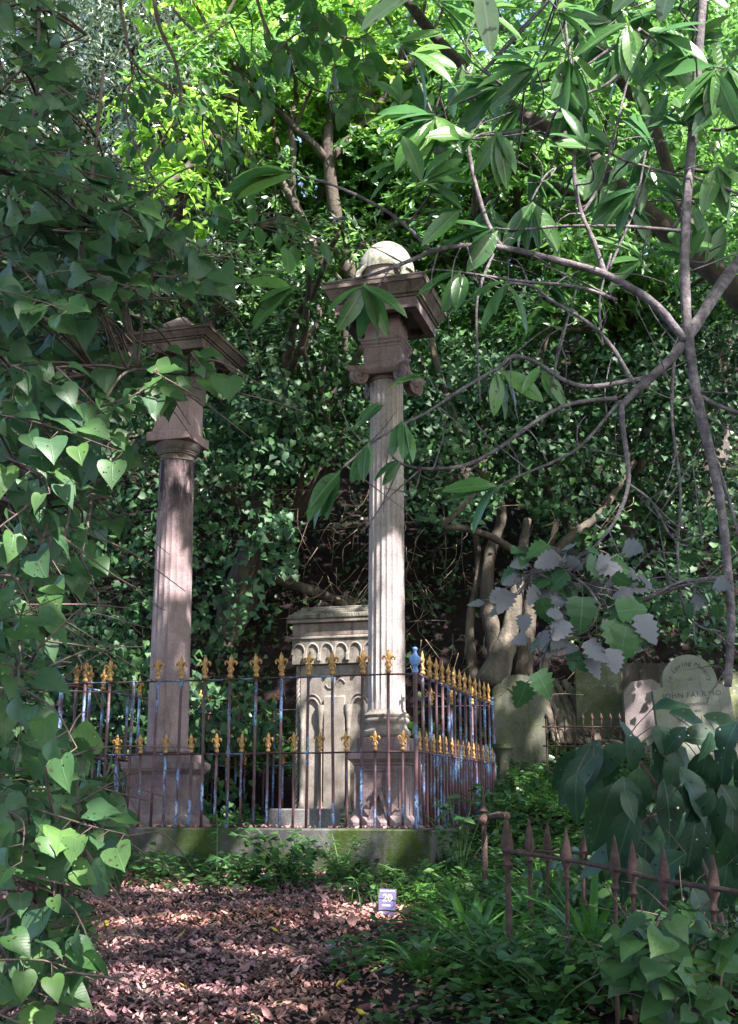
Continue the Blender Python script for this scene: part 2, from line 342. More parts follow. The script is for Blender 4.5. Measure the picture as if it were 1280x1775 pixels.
M['yellow']=leafmat('yellow_leaf',[(.5,.36,.04),(.4,.35,.06)],.6,.2,.3)
def soilmat():
    m,nt,N,L,b=newmat('leafy_soil'); n=noise(nt,6,8,.7); n2=noise(nt,60,6,.7)
    c=ramp(nt,[(.3,(.008,.006,.006)),(.55,(.02,.014,.014)),(.75,(.036,.026,.027))],n); c=mixc(nt,.5,c,ramp(nt,[(.35,(.3,.3,.3)),(.7,(2,1.8,1.8))],n2),'MULTIPLY')
    L.new(c,b.inputs['Base Color']); b.inputs['Roughness'].default_value=.95; b.inputs['Specular IOR Level'].default_value=.1; bump(nt,b,n2,.8,.012); return m
M['soil']=soilmat()

# ------------------------------------------------------------------ enclosure frame
YAW=R(16.3); C0=np.array([.35,8.9]); WF,DF=3.01,3.23; KT=1.385     # kerb top height
def enc(lx,ly,z=0):      # local (x right along the front, y into the plot) -> world
    c,s=math.cos(YAW),math.sin(YAW); return np.array([C0[0]+lx*c+ly*s, C0[1]-lx*s+ly*c, z])
def enc_inv(x,y):
    c,s=math.cos(YAW),math.sin(YAW); dx,dy=x-C0[0],y-C0[1]; return dx*c-dy*s, dx*s+dy*c

# ------------------------------------------------------------------ terrain
def nz(x,y,s=1.0,seed=0):
    r=np.random.default_rng(seed); o=0
    for k in range(6):
        a=r.uniform(0,6.28,4); f=s*(1.6**k); o=o+np.sin(x*f*math.cos(a[0])+y*f*math.sin(a[0])+a[1])*np.sin(x*f*math.sin(a[2])-y*f*math.cos(a[2])+a[3])/(1.5**k)
    return o/2
def gz(x,y):
    x=np.asarray(x,float); y=np.asarray(y,float)
    h=np.interp(y,[-40,0,5,8.6,9.3,11,13,14.2,16.5,20,30,45,90],[-2,.05,.74,1.03,1.12,1.5,1.88,2.4,5.2,8,15,22,24])
    h=h+.035*nz(x,y,1.3,3)+.3*np.clip((y-14)/6,0,1)*nz(x,y,.5,8)
    # shallow cut bank at the path's right edge
    e=np.clip((x+.35-(6.4-y)*.25)/.25,0,1)*np.clip((6.3-y)/.5,0,1); h=h+.10*e
    lx,ly=enc_inv(x,y); ins=(lx>-WF-.12)&(lx<.12)&(ly>-.05)&(ly<DF+.12)
    return np.where(ins,KT-.06,h)
xs=np.unique(np.concatenate([np.linspace(-70,-6,18),np.linspace(-6,7,200),np.linspace(7,70,18)]))
ys=np.unique(np.concatenate([np.linspace(-40,1,12),np.linspace(1,15,215),np.linspace(15,30,50),np.linspace(30,90,14)]))
gx,gy=np.meshgrid(xs,ys); gh=gz(gx,gy)+.012*nz(gx,gy,9,5)
nx_,ny_=len(xs),len(ys); ii=np.arange(ny_-1)[:,None]*nx_+np.arange(nx_-1)[None]
F=np.stack([ii,ii+1,ii+1+nx_,ii+nx_],-1).reshape(-1,4)
g=MB().add(np.stack([gx,gy,gh],-1).reshape(-1,3),F).build('ground',M['soil'],sm=180); tag(g,kind='structure')

# ------------------------------------------------------------------ kerb
kb=MB(); kw=.13
def ringbox(mb,x0,x1,y0,y1,z0,z1): mb.box(x0,x1,y0,y1,z0,z1,.012)
ke=empty('stone_kerb',(C0[0],C0[1],0),-YAW,'mossy stone kerb wall carrying the painted railing around the grave plot','kerb')
ringbox(MB_:=MB(),-WF-kw,kw,-kw,kw,.7,KT); MB_.build('front_kerb',M['kerb'],ke,sm=40)
ringbox(MB_:=MB(),-WF-kw,kw,DF-kw,DF+kw,.9,KT); MB_.build('rear_kerb',M['kerb'],ke,sm=40)
for x in (-WF,0):
    ringbox(MB_:=MB(),x-kw,x+kw,kw+.002,DF-kw-.002,.8,KT-.004); MB_.build('side_kerb',M['kerb'],ke,sm=40)

# ------------------------------------------------------------------ painted iron railing
rail=empty('iron_railing',(C0[0],C0[1],KT),-YAW,'rusty maroon and blue painted iron railing with gold spear finials around the columns','railing')
ZT=Z(1168,8.9)-KT; ZL=Z(1303,8.9)-KT      # top and lower rail heights above kerb
def finial_mesh(s=1.0):
    m=MB(); 
    m.lathe([(.012,0),(.021,.006),(.024,.018),(.018,.028),(.012,.034),(.017,.042),(.02,.052),(.014,.064),(.010,.074),(.012,.08)],12)
    # centre petal
    v=[];f=[]
    pr=[(.008,.078),(.013,.09),(.011,.105),(.017,.125),(.019,.145),(.014,.165),(.007,.182),(.001,.192)]
    for w,z in pr:
        for k in range(10): a=2*math.pi*k/10; v.append((w*math.cos(a),w*.62*math.sin(a),z))
    for i in range(len(pr)-1):
        for k in range(10): a=i*10+k;b=i*10+(k+1)%10; f.append((a,b,b+10,a+10))
    m.add(v,f)
    for sd in (-1,1):
        p=smooth([(sd*.004,0,.088),(sd*.014,0,.108),(sd*.026,0,.128),(sd*.040,0,.130),(sd*.047,0,.114),(sd*.042,0,.100)],4)
        m.tube(p,[.007,.009,.012,.012,.010,.004],8,.8)
        p=smooth([(sd*.008,0,.088),(sd*.018,0,.078),(sd*.024,0,.066),(sd*.02,0,.058)],4); m.tube(p,[.007,.008,.007,.004],7)
    m.box(-.02,.02,-.011,.011,.084,.094,.003)
    if s!=1: m.v=[a*s for a in m.v]
    return m
fin_big=finial_mesh(1.0).mesh('finial'); fin_small=finial_mesh(.8).mesh('finial')
for fm in (fin_big,fin_small):
    fm.materials.append(M['gold']); fm.polygons.foreach_set('use_smooth',[True]*len(fm.polygons))
def bar_mesh(h,r):
    m=MB(); m.tube([(0,0,0),(.002,.001,h*.3),(-.001,0,h*.7),(0,0,h)],r,8)
    me=m.mesh('bar'); me.materials.append(M['paint']); me.polygons.foreach_set('use_smooth',[True]*len(me.polygons)); return me
bt=bar_mesh(ZT-.004,.0122); bs_=bar_mesh(ZL-.004,.0108)
def add_bar(tall,x,y,rz,fin=True,lean=0):
    o=D.objects.new('bar',bt if tall else bs_); scene.collection.objects.link(o); o.parent=rail; o.location=(x,y,0); o.rotation_euler=(0,lean,rz)
    if fin:
        f=D.objects.new('finial',fin_big if tall else fin_small); scene.collection.objects.link(f); f.parent=o
        f.location=(0,0,(ZT if tall else ZL)+.010); f.rotation_euler=(0,random.uniform(-.06,.06),random.uniform(-.15,.15))
def rails(x0,y0,x1,y1,sag=0.0):
    for z in (ZT,ZL):
        n=14; t=np.linspace(0,1,n); pts=np.stack([x0+(x1-x0)*t,y0+(y1-y0)*t,z+sag*np.sin(t*9)+.002*np.sin(t*23)],1)
        m=MB(); m.tube(pts,.0125,4,.55 if abs(x1-x0)>1 else None); m.build('rail',M['paint'],rail,sm=30)
rails(-WF,0,0,0,.002); rails(0,0,0,DF); rails(-WF,0,-WF,DF); rails(-WF,DF,0,DF)
def post(x,y,ball=True):
    m=MB(); m.tube([(x,y,0),(x,y,ZT+.01)],.017,8); m.tube([(x,y,0),(x,y,.03)],.028,8); o=m.build('corner_post',M['paint'],rail,sm=50)
    m=MB()
    if ball: m.lathe([(.024,0),(.026,.02),(.018,.03),(.016,.045),(.03,.06),(.042,.085),(.044,.1),(.036,.118),(.02,.132),(.014,.15),(.013,.165),(.019,.172),(.019,.182),(.012,.192),(.002,.195)],18,(x,y,ZT+.01))
    else: m.lathe([(.02,0),(.024,.02),(.016,.035),(.03,.05),(.034,.058),(.012,.062),(.01,.075)],16,(x,y,ZT+.01))
    m.build('post_cap',M['blue'] if ball else M['paint'],o,sm=50)
post(0,0); post(-WF,0,False); post(-WF,DF,False); post(0,DF,False)
NB=14; sp=WF/NB
for k in range(1,NB):                     # front
    add_bar(True,-k*sp,0,0,fin=(k!=11),lean=random.uniform(-.014,.014))
for k in range(NB): add_bar(False,-(k+.5)*sp,0,0,fin=True,lean=random.uniform(-.014,.014))
sp2=DF/14
for k in range(1,14): add_bar(True,0,k*sp2,R(90),True,0)
for k in range(14): add_bar(False,0,(k+.5)*sp2,R(90),True)
for k in range(1,14):
    if k not in (4,7,8,11): add_bar(True,-WF,k*sp2,R(90),k not in (5,9,10),0)
for k in range(14):
    if k not in (6,9): add_bar(False,-WF,(k+.5)*sp2,R(90),k in (0,1,2,4,7),0)
for k in (1,2,3,7,9,11,12,13): add_bar(True,-k*sp,DF,0,k!=12 and k!=9)
for k in (0,1,3,6,8,9,10,11,12,13): add_bar(False,-(k+.5)*sp,DF,0,k!=11)

# ------------------------------------------------------------------ the two columns
def fluted(mb,z0,z1,r0,r1,nf=20,depth=.09,lean=(0,0)):
    seg=nf*6; v=[];f=[]; rows=26
    for i in range(rows):
        t=i/(rows-1); z=z0+(z1-z0)*t; r=r0+(r1-r0)*(t**1.3)
        for k in range(seg):
            a=2*math.pi*k/seg; ph=(k%6)/6; c=math.sin(math.pi*ph) if ph>.01 else 0
            end=min(1,min(t,1-t)/.03); rr=r*(1-depth*c*end)
            v.append((rr*math.cos(a)+lean[0]*t,rr*math.sin(a)+lean[1]*t,z))
    for i in range(rows-1):
        for k in range(seg): a=i*seg+k;b=i*seg+(k+1)%seg; f.append((a,b,b+seg,a+seg))
    mb.add(v,f)
# right: ionic
YR=9.40; xR=P(670.5,1300,YR)[0]
rc=empty('ionic_column',(xR,YR,KT-.06),-YAW,'tall fluted ionic memorial column with scroll capital and lichen covered dome, by the railing corner','column')
zb=KT-.06
def h(py,Y): return Z(py,Y)-zb
m=MB(); w=.205
zc0=h(1322,9.2); zc1=h(1302,9.2); zpl=h(1277,9.2)
m.sq([(w+.045,0),(w+.045,.10),(w+.02,.13),(w,.15),(w,zc0-.02),(w+.012,zc0-.012),(w+.012,zc0),(w+.035,zc0+.02),(w+.045,zc0+.03),(w+.045,zc1-.008),(w+.03,zc1)])
ped=m.build('pedestal',M['brown'],rc,sm=25)
# recessed panel frame on the front of the pedestal
m=MB(); x0,x1,z0,z1=-.165,.165,.19,zc0-.05
for (a,b,c,d) in ((x0,x1,z1-.012,z1),(x0,x1,z0,z0+.012),(x0,x0+.012,z0+.012,z1-.012),(x1-.012,x1,z0+.012,z1-.012)): m.box(a,b,-w-.008,-w+.002,c,d,.003)
m.build('panel_moulding',M['brown'],ped)
m=MB()    # compasses over a set square
def bar2(mb,x0,z0,x1,z1,wd,y0,y1,w2=None):
    d=np.array([x1-x0,z1-z0]); d=d/np.linalg.norm(d); n=np.array([-d[1],d[0]]); w2=wd if w2 is None else w2
    o=[(x0-n[0]*wd,z0-n[1]*wd),(x1-n[0]*w2,z1-n[1]*w2),(x1+n[0]*w2,z1+n[1]*w2),(x0+n[0]*wd,z0+n[1]*wd)]
    mb.prism(o,y0,y1)
ec=h(1408,9.2); 
bar2(m,-.118,ec+.045,-.0,ec-.085,.021,-w-.022,-w+.002); bar2(m,-.016,ec-.085,.118,ec+.045,.021,-w-.021,-w+.002)
bar2(m,-.004,ec+.16,-.085,ec-.075,.015,-w-.032,-w+.001,.005); bar2(m,.004,ec+.16,.085,ec-.075,.015,-w-.031,-w+.001,.005)
m.lathe([(.018,0),(.022,.01),(.018,.03),(.008,.036)],14,(0,-w-.012,ec+.155))
m.build('emblem',M['brown'],ped,sm=30)
m=MB(); m.sq([(.19,zc1+.001),(.19,zpl-.008),(.18,zpl)]); 
zt0=zpl; zt1=h(1229,9.25); hh=zt1-zt0
m2=MB(); m2.lathe([(.17,zt0+.001),(.19,zt0+.012*1),(.196,zt0+hh*.12),(.19,zt0+hh*.24),(.178,zt0+hh*.28),(.166,zt0+hh*.34),(.162,zt0+hh*.42),(.17,zt0+hh*.5),(.182,zt0+hh*.56),(.184,zt0+hh*.63),(.177,zt0+hh*.69),(.170,zt0+hh*.71),(.178,zt0+hh*.76),(.179,zt0+hh*.82),(.168,zt0+hh*.88),(.158,zt0+hh*.92),(.152,zt1)],48)
m.build('plinth',M['brown'],rc,sm=25); m2.build('column_base',M['memorial'],rc,sm=40)
zs1=h(664,9.4); m=MB(); fluted(m,zt1,zs1,.150,.138,20,.085,(.012,0)); m.build('shaft',M['shaftR'],rc,sm=50)
# capital
capz=zs1; top=h(636,9.25); ox=.012
m=MB(); m.lathe([(.136,capz-.012),(.148,capz-.006),(.15,capz+.004),(.142,capz+.012),(.15,capz+.03),(.165,capz+.055),(.168,capz+.075),(.16,top-.03)],40,(ox,0,0))
# concave sided abacus
out=[]
for q in range(4):
    for t in np.linspace(0,1,10)[:-1]:
        a=math.pi/2*q; sx=-.275+.55*t; d=.275-.06*math.sin(math.pi*t)
        x,y=sx,-d; out.append((ox+x*math.cos(a)-y*math.sin(a),x*math.sin(a)+y*math.cos(a)))
n=len(out)
def ring(sc,z): return [(ox+(x-ox)*sc,y*sc,z) for x,y in out]
v=ring(.86,top-.065)+ring(.96,top-.045)+ring(1,top-.012)+ring(1,top-.002)+ring(.5,top)
f=[(i+r*n,(i+1)%n+r*n,(i+1)%n+(r+1)*n,i+(r+1)*n) for r in range(4) for i in range(n)]; f.append(tuple(range(n-1,-1,-1))); f.append(tuple(range(4*n,5*n)))
m.add(v,f); cap=m.build('capital',M['brown'],rc,sm=35)
vm=MB()
th=np.linspace(0,2*math.pi*2.6,60); rr=.055*(1-th/th[-1])**.85+.006
pts=np.stack([rr*np.cos(th+1.6),np.full(60,-.017),rr*np.sin(th+1.6)],1); vm.tube(pts,[.0105,.009,.007,.005],6)
c,s=[],[]
vm.add([(.056*math.cos(a),-.008,.056*math.sin(a)) for a in np.linspace(0,2*math.pi,24,endpoint=False)]+[(.05*math.cos(a),.03,.05*math.sin(a)) for a in np.linspace(0,2*math.pi,24,endpoint=False)],
       [tuple(range(24)),tuple(range(47,23,-1))]+[(i,i+24,(i+1)%24+24,(i+1)%24) for i in range(24)])
vm.lathe([(.006,0),(.013,.004),(.013,.012),(.006,.016)],10,(0,-.02,-.008))
vme=vm.mesh('volute'); vme.materials.append(M['pink'] if 0 else M['brown']); vme.polygons.foreach_set('use_smooth',[True]*len(vme.polygons)); vme.set_sharp_from_angle(angle=R(40))
for q in range(4):
    for sd in (-1,1):
        a=math.pi/2*q; lx,ly=sd*.19,-.2
        o=D.objects.new('volute',vme); scene.collection.objects.link(o); o.parent=cap
        o.location=(ox+lx*math.cos(a)-ly*math.sin(a),lx*math.sin(a)+ly*math.cos(a),capz+.012); o.rotation_euler=(0,0,a-sd*R(32)); o.scale=(sd*1.3,1.2,1.3)
# pier above
zp1=h(592,9.25); zp2=h(583,9.2)
zso=h(531,8.97); zf=h(509,8.95); zct=h(472,8.88)
m=MB(); m.sq([(.155,top+.001),(.155,zp1-.05),(.162,zp1-.04),(.162,zp1-.03),(.178,zp1-.012),(.178,zp1+.0),(.19,zp1+.012),(.19,zp1+.03),(.16,zp1+.04),(.150,zp1+.05),(.150,zso+.02),(.150,zso+.05)])
m.v=[a+np.array([ox,0,0]) for a in m.v]; m.build('pier',M['brown'],rc,sm=25)
# entablature: fascia box with a recessed soffit, moulded cornice
def entab(name,ox,wf,wc,zso,zf,zct,rec,matf,mat,parent,inner):
    m=MB()
    # soffit frame + recess
    a=wf; b=wf-.075
    v=[(-a,-a,zso),(a,-a,zso),(a,a,zso),(-a,a,zso),(-b,-b,zso),(b,-b,zso),(b,b,zso),(-b,b,zso),(-b,-b,zso+rec),(b,-b,zso+rec),(b,b,zso+rec),(-b,b,zso+rec),
       (-a,-a,zf-.012),(a,-a,zf-.012),(a,a,zf-.012),(-a,a,zf-.012)]
    f=[(0,4,5,1),(1,5,6,2),(2,6,7,3),(3,7,4,0),(4,8,9,5),(5,9,10,6),(6,10,11,7),(7,11,8,4),(8,11,10,9),(0,1,13,12),(1,2,14,13),(2,3,15,14),(3,0,12,15),(12,13,14,15)]
    m.add([(x+ox,y,z) for x,y,z in v],f); e=m.build('entablature',matf,parent)
    m=MB(); H=zct-zf
    m.sq([(a-.01,zf-.011),(a+.012,zf-.008),(a+.016,zf+H*.06),(a+.034,zf+H*.10),(a+.036,zf+H*.18),(a+.044,zf+H*.3),(a+.062,zf+H*.48),(wc-.02,zf+H*.62),(wc-.006,zf+H*.66),(wc-.004,zf+H*.86),(wc,zf+H*.9),(wc,zct-.006),(wc-.012,zct),(.1,zct+.012)])
    m.v=[q+np.array([ox,0,0]) for q in m.v]; c=m.build('cornice',mat,e,sm=20); return e
entab('e',ox,.35,.445,zso,zf,zct,.06,M['brown'],M['cornice'],rc,.165)
# dome with arched hoods
zd=zct+.012; rd=.235
m=MB(); m.lathe([(rd+.015,0),(rd+.015,.02),(rd-.005,.035),(rd-.005,.2)],40,(ox,0,zd)); m.sq([(.16,zd+.002),(.16,zd+.03)])
dm=m.build('dome_drum',M['memorial'],rc,sm=40)
m=MB(); m.lathe([(rd*math.cos(t)+.012,.2+.30*math.sin(t)) for t in np.linspace(0,1.5,14)],40,(ox,0,zd)); m.build('dome',M['dome'],rc,sm=60)
m=MB()
for q in range(4):
    a=math.pi/2*q; p=[]
    for t in np.linspace(-.15,math.pi+.15,22):
        x,y,z=.215*math.cos(t),-.2-.045*math.sin(t)*0,max(.01,.20*math.sin(t)+.05); p.append((ox+x*math.cos(a)-y*math.sin(a),x*math.sin(a)+y*math.cos(a),zd+z))
    m.tube(p,.021,8)
m.build('dome_hood',M['dome'],rc,sm=60)

# left: doric
YL=9.93; xL=P(290,1300,YL)[0]
lc=empty('doric_column',(xL,YL,zb),-YAW,'stained fluted doric memorial column with square cornice, half hidden by leaves at left','column')
m=MB(); w=.235; zc0=h(1338,9.65); zc1=h(1320,9.65)
m.sq([(w+.045,0),(w+.045,.1),(w+.02,.13),(w,.15),(w,zc0-.02),(w+.015,zc0),(w+.035,zc0+.02),(w+.04,zc0+.03),(w+.04,zc1-.008),(w+.02,zc1)]); m.build('pedestal',M['brown'],lc,sm=25)
z2=h(1306,9.7); z3=h(1290,9.75)
m=MB(); m.sq([(.222,zc1+.001),(.222,z2-.006),(.21,z2)]); m.build('plinth',M['brown'],lc,sm=25)
m=MB(); hh=z3-z2; m.lathe([(.19,z2+.001),(.208,z2+hh*.15),(.213,z2+hh*.35),(.206,z2+hh*.55),(.188,z2+hh*.6),(.192,z2+hh*.75),(.188,z2+hh*.9),(.178,z3)],48); m.build('column_base',M['brown'],lc,sm=40)
z4=h(796,9.8); m=MB(); fluted(m,z3,z4,.172,.152,20,.05,(-.015,0)); m.build('shaft',M['shaftL'],lc,sm=50)
ox=-.015; z5=h(764,9.78)
m=MB(); H=z5-z4; m.lathe([(.152,z4-.002),(.158,z4+.004),(.158,z4+.014),(.15,z4+.02),(.152,z4+H*.32),(.165,z4+H*.36),(.167,z4+H*.44),(.173,z4+H*.46),(.175,z4+H*.54),(.182,z4+H*.57),(.19,z4+H*.7),(.2,z4+H*.84),(.203,z4+H*.95),(.195,z5)],48,(ox,0,0)); m.build('capital',M['cornice'],lc,sm=40)
z6=z5+.085; m=MB(); m.sq([(.20,z5+.001),(.205,z5+.006),(.205,z6-.006),(.2,z6)]); m.v=[a+np.array([ox,0,0]) for a in m.v]; m.build('abacus',M['pink'],lc)
zso=h(597,9.4); zf=h(575,9.35); zct=h(557,9.28); ztp=zso+.03
m=MB(); zz=z6+(zso-z6)*.48
m.sq([(.165,z6+.001),(.165,z6+.05),(.158,z6+.055),(.158,zz)]); m.v=[a+np.array([ox,0,0]) for a in m.v]; m.build('pier',M['pink'],lc)
m=MB(); m.sq([(.17,zz+.001),(.175,zz+.02),(.175,zso-.13),(.185,zso-.11),(.205,zso-.09),(.21,zso-.05),(.24,zso-.02),(.25,zso+.05)]); m.v=[a+np.array([ox,0,0]) for a in m.v]; m.build('upper_block',M['cornice'],lc,sm=25)
entab('e',ox,.385,.475,zso,zf,zct+.02,.035,M['cornice'],M['cornice'],lc,.17)
m=MB(); zd=zct+.035
m.sq([(.17,zd),(.17,zd+.05),(.13,zd+.07),(.11,zd+.14),(.13,zd+.15),(.13,zd+.18),(.03,zd+.27),(.01,zd+.28)]); m.v=[a+np.array([ox,0,0]) for a in m.v]; m.build('pinnacle',M['pink'],lc,sm=25)

# ------------------------------------------------------------------ gothic memorial
YG=11.55; xG=P(590,1300,YG)[0]; zg=KT-.06
gm=empty('gothic_memorial',(xG,YG,zg),-YAW,'carved gothic sandstone memorial with slate like top and arched niches behind the right column','memorial')
def hg(py,Y=11.3): return Z(py,Y)-zg
zt=[hg(1400),hg(1150),hg(1138),hg(1100),hg(1078),hg(1050)]
m=MB(); m.sq([(1,0),(1,.12),(.96,.14),(.96,zt[0]*.8)]); m.v=[a*np.array([.43,.26,1]) for a in m.v]; m.build('plinth',M['memorial'],gm,sm=25)
m=MB(); m.box(-.36,.36,-.16,.16,zt[0]*.7,zt[1],.006); body=m.build('body',M['memorial'],gm)
m=MB()
def arch(cx,wd,zspring,hgt,n=9):
    p=[]
    for t in np.linspace(0,1,n): p.append((cx-wd+wd*(1-math.cos(t*math.pi/2))*1.0,zspring+hgt*math.sin(t*math.pi/2)**.85))
    q=[(2*cx-x,z) for x,z in p[::-1]]; return p+q[1:]
for cx in (-.235,.235):
    a=arch(cx,.085,zt[1]*.68,.17); m.tube([(x,-.172,z) for x,z in a],.014,6)
    a=arch(cx,.11,zt[1]*.68,.21); m.tube([(x,-.168,z) for x,z in a],.011,6)
m.tube([(-.1,-.165,zt[1]*.80),(.1,-.165,zt[1]*.80)],.012,6)
m.build('niche_arch',M['memorial'],body,sm=50)
m=MB()
m.box(-.105,.105,-.2,-.155,.18,zt[1]*.80,.006); m.build('centre_panel',M['memorial'],body)
m=MB(); text_mesh(m,'IHS',.1,0,zt[1]*.88,-.163); m.tube([(x,-.165,zt[1]*.88+.045*math.sin(x*30)) for x in np.linspace(-.1,.1,12)],.008,5); m.build('carving',M['memorial'],body)
for cx in (-.325,-.14,.14,.325):
    m=MB(); m.lathe([(.035,0),(.035,.05),(.026,.07),(.03,.085),(.02,.1),(.018,zt[1]*.5),(.026,zt[1]*.51),(.02,zt[1]*.53),(.03,zt[1]*.58),(.04,zt[1]*.62),(.04,zt[1]*.65)],14,(cx,-.185,.15)); m.build('colonnette',M['memorial'],gm,sm=50)
for cx in (-.385,.385):
    m=MB(); th=np.linspace(0,60,160); 
    for ph in (0,2.1,4.2): m.tube(np.stack([cx+.012*np.cos(th+ph),-.15+.012*np.sin(th+ph),np.linspace(.15,zt[1],160)],1),.010,4)
    m.build('twisted_colonnette',M['memorial'],gm,sm=50)
m=MB(); m.box(-.43,.43,-.22,.2,zt[1]+.001,zt[3],.006)
fr=m.build('frieze',M['roofstone'],gm)
m=MB()
for k in range(6):
    cx=-.36+.144*k; z0=zt[1]+.1; a=arch(cx,.066,z0,.1); m.tube([(x,-.226,z) for x,z in a],.012,6)
    m.box(cx+.072-.014,cx+.072+.014,-.255,-.215,z0-.07,z0+.005,.004)
m.box(-.44,.44,-.235,.21,zt[3]-.03,zt[3]-.008,.004); m.build('arcade',M['memorial'],fr,sm=40)
m=MB(); m.box(-.43,.43,-.215,.2,zt[3]+.001,zt[4],.004); m.box(-.47,.47,-.26,.24,zt[4]+.001,zt[4]+.04,.006); m.build('cornice',M['cornice'],gm)
m=MB()
for k in range(5):
    o_=k*.032; m.box(-.475+o_*.7,.475-o_*.7,-.27+o_*1.3,.25-o_*1.3,zt[4]+.041+k*.028,zt[4]+.068+k*.028,.006)
for k in range(26):
    x=-.46+.036*k; m.box(x,x+.03,-.272,-.2,zt[4]+.05,zt[4]+.083,.004)
m.build('roof',M['roofstone'],gm)
# small footstone in the plot
m=MB(); p=enc(-.95,1.0); m.box(-.3,.26,-.12,.12,0,Z(1402,9.9)-KT+.06,.012)
o=m.build('footstone',M['block'],loc=(P(532,1400,10.1)[0],10.1,KT-.06)); o.rotation_euler=(0,0,-YAW); tag(o,'low rough grey stone block lying between the two columns','stone block')
m=MB(); m.box(-.16,.16,-.1,.1,0,.10,.01,(.03,.03)); o=m.build('footstone',M['memorial'],loc=(P(585,1400,10.7)[0],10.7,KT-.05)); o.rotation_euler=(0,0,-YAW); tag(o,'small tan stone step in front of the gothic memorial','stone step')

# ------------------------------------------------------------------ headstones to the right
def headstone(name,px,py0,py1,wpx,Y,outline,mat,label,th=.09,rz=0,lean=0,cat='headstone',dz=.25):
    b=P(px,py1,Y); top=Z(py0,Y); H=top-b[2]; W=wpx/2030*(Y*ct+(b[2]-EZ)*st)
    o=empty(name,(b[0],Y,b[2]),rz,label,cat); o.rotation_euler=(lean,0,rz)
    pts=[(x*W,z*H) for x,z in outline]; pts=[(x,z if z>0 else -dz) for x,z in pts]
    m=MB(); m.prism(pts,-th/2,th/2); m.build('slab',mat,o); return o,W,H
def scallop():
    p=[(-.5,0),(.5,0),(.5,.86)]
    for t in np.linspace(0,1,7): p.append((.5-.16*t, .86+.05*math.sin(t*math.pi/2)))
    for t in np.linspace(0,math.pi,15)[1:-1]: p.append((.33*math.cos(t),.91+.09*math.sin(t)))
    for t in np.linspace(1,0,7): p.append((-.5+.16*t,.86+.05*math.sin(t*math.pi/2)))
    return p
def rounded(k=.13):
    p=[(-.5,0),(.5,0),(.5,1-k)]
    for t in np.linspace(0,math.pi,19)[1:-1]: p.append((.5*math.cos(t),1-k+k*math.sin(t)))
    p.append((-.5,1-k)); return p
def shouldered():
    p=[(-.5,0),(.5,0),(.5,.72),(.36,.74)]
    for t in np.linspace(0.05,math.pi-.05,21): p.append((.36*math.cos(t),.76+.24*math.sin(t)))
    p+=[(-.36,.74),(-.5,.72)]; return p
o,W,H=headstone('headstone',904,1170,1338,93,13.0,scallop(),M['head1'],'grey headstone with scalloped top and white lichen patch, right of the railing')
m=MB()
for sd in (-1,1):
    p=smooth([(0,-.052,H*.86),(sd*W*.12,-.052,H*.82),(sd*W*.22,-.052,H*.86),(sd*W*.32,-.052,H*.80),(sd*W*.4,-.052,H*.78)],5); m.tube(p,[.007,.003],5)
m.build('carving',M['head1'],o,sm=60)
o,W,H=headstone('headstone',1042,1150,1300,80,13.6,rounded(.12),M['head2'],'dark mossy round topped headstone covered in lichen')
o,W,H=headstone('headstone',1218,1134,1345,134,11.6,shouldered(),M['head3'],'pale round shouldered headstone with dark lettering at right',th=.1,rz=R(-3))
o.rotation_euler=(R(-3),R(-4),R(-3))
yy=-.0525
def line(*a,**k):
    m=MB(); text_mesh(m,*a,**k); m.build('inscription_line',M['ink'],o)
m=MB(); s1='In Loving Memory'; n=len(s1)
for i,ch in enumerate(s1):
    a=math.pi*(.93-.86*i/(n-1))
    if ch!=' ': text_mesh(m,ch,.068,.27*W*math.cos(a),.74*H+.235*H*math.sin(a)*.78,yy,rot=a-math.pi/2,shear=.2)
m.build('inscription_arc',M['ink'],o)
line('-of-',.05,0,.79*H,yy)
line('JOHN FARR HO',.075,.0*W,.66*H,yy,spacing=1.12)
line('Died September',.05,-.05*W,.585*H,yy,spacing=1.1)
line('also',.04,.05*W,.53*H,yy)
line('SUSAN HO',.075,.03*W,.46*H,yy,spacing=1.12)
headstone('headstone',1290,1165,1345,70,12.2,rounded(.3),M['head4'],'yellow lichened headstone at the right edge, partly out of frame')
headstone('stone_slab',1120,1178,1300,70,13.4,[(-.5,0),(.5,0),(.5,.9),(.2,1),(-.3,.96),(-.5,.8)],M['pinkslab'],'broken pinkish marble slab between two headstones',th=.12,cat='stone slab')
headstone('grave_wall',1135,1152,1300,190,14.3,[(-.5,0),(.5,0),(.5,1),(-.5,1)],M['darkwall'],'dark damp stone wall behind the headstones',th=.3,cat='wall')
# small mossy baluster pedestal by the railing corner
b=P(873,1335,12.0); m=MB(); Hh=Z(1290,12)-b[2]+.15
m.lathe([(.09,0),(.09,.04),(.06,.06),(.055,Hh*.35),(.06,Hh*.6),(.075,Hh*.75),(.1,Hh*.86),(.115,Hh*.9),(.115,Hh),(.02,Hh+.01)],20)
o=m.build('stone_pedestal',M['head2'],sm=40,loc=(b[0],12.0,b[2]-.15)); tag(o,'small mossy flared stone pedestal at the foot of the scalloped headstone','pedestal')
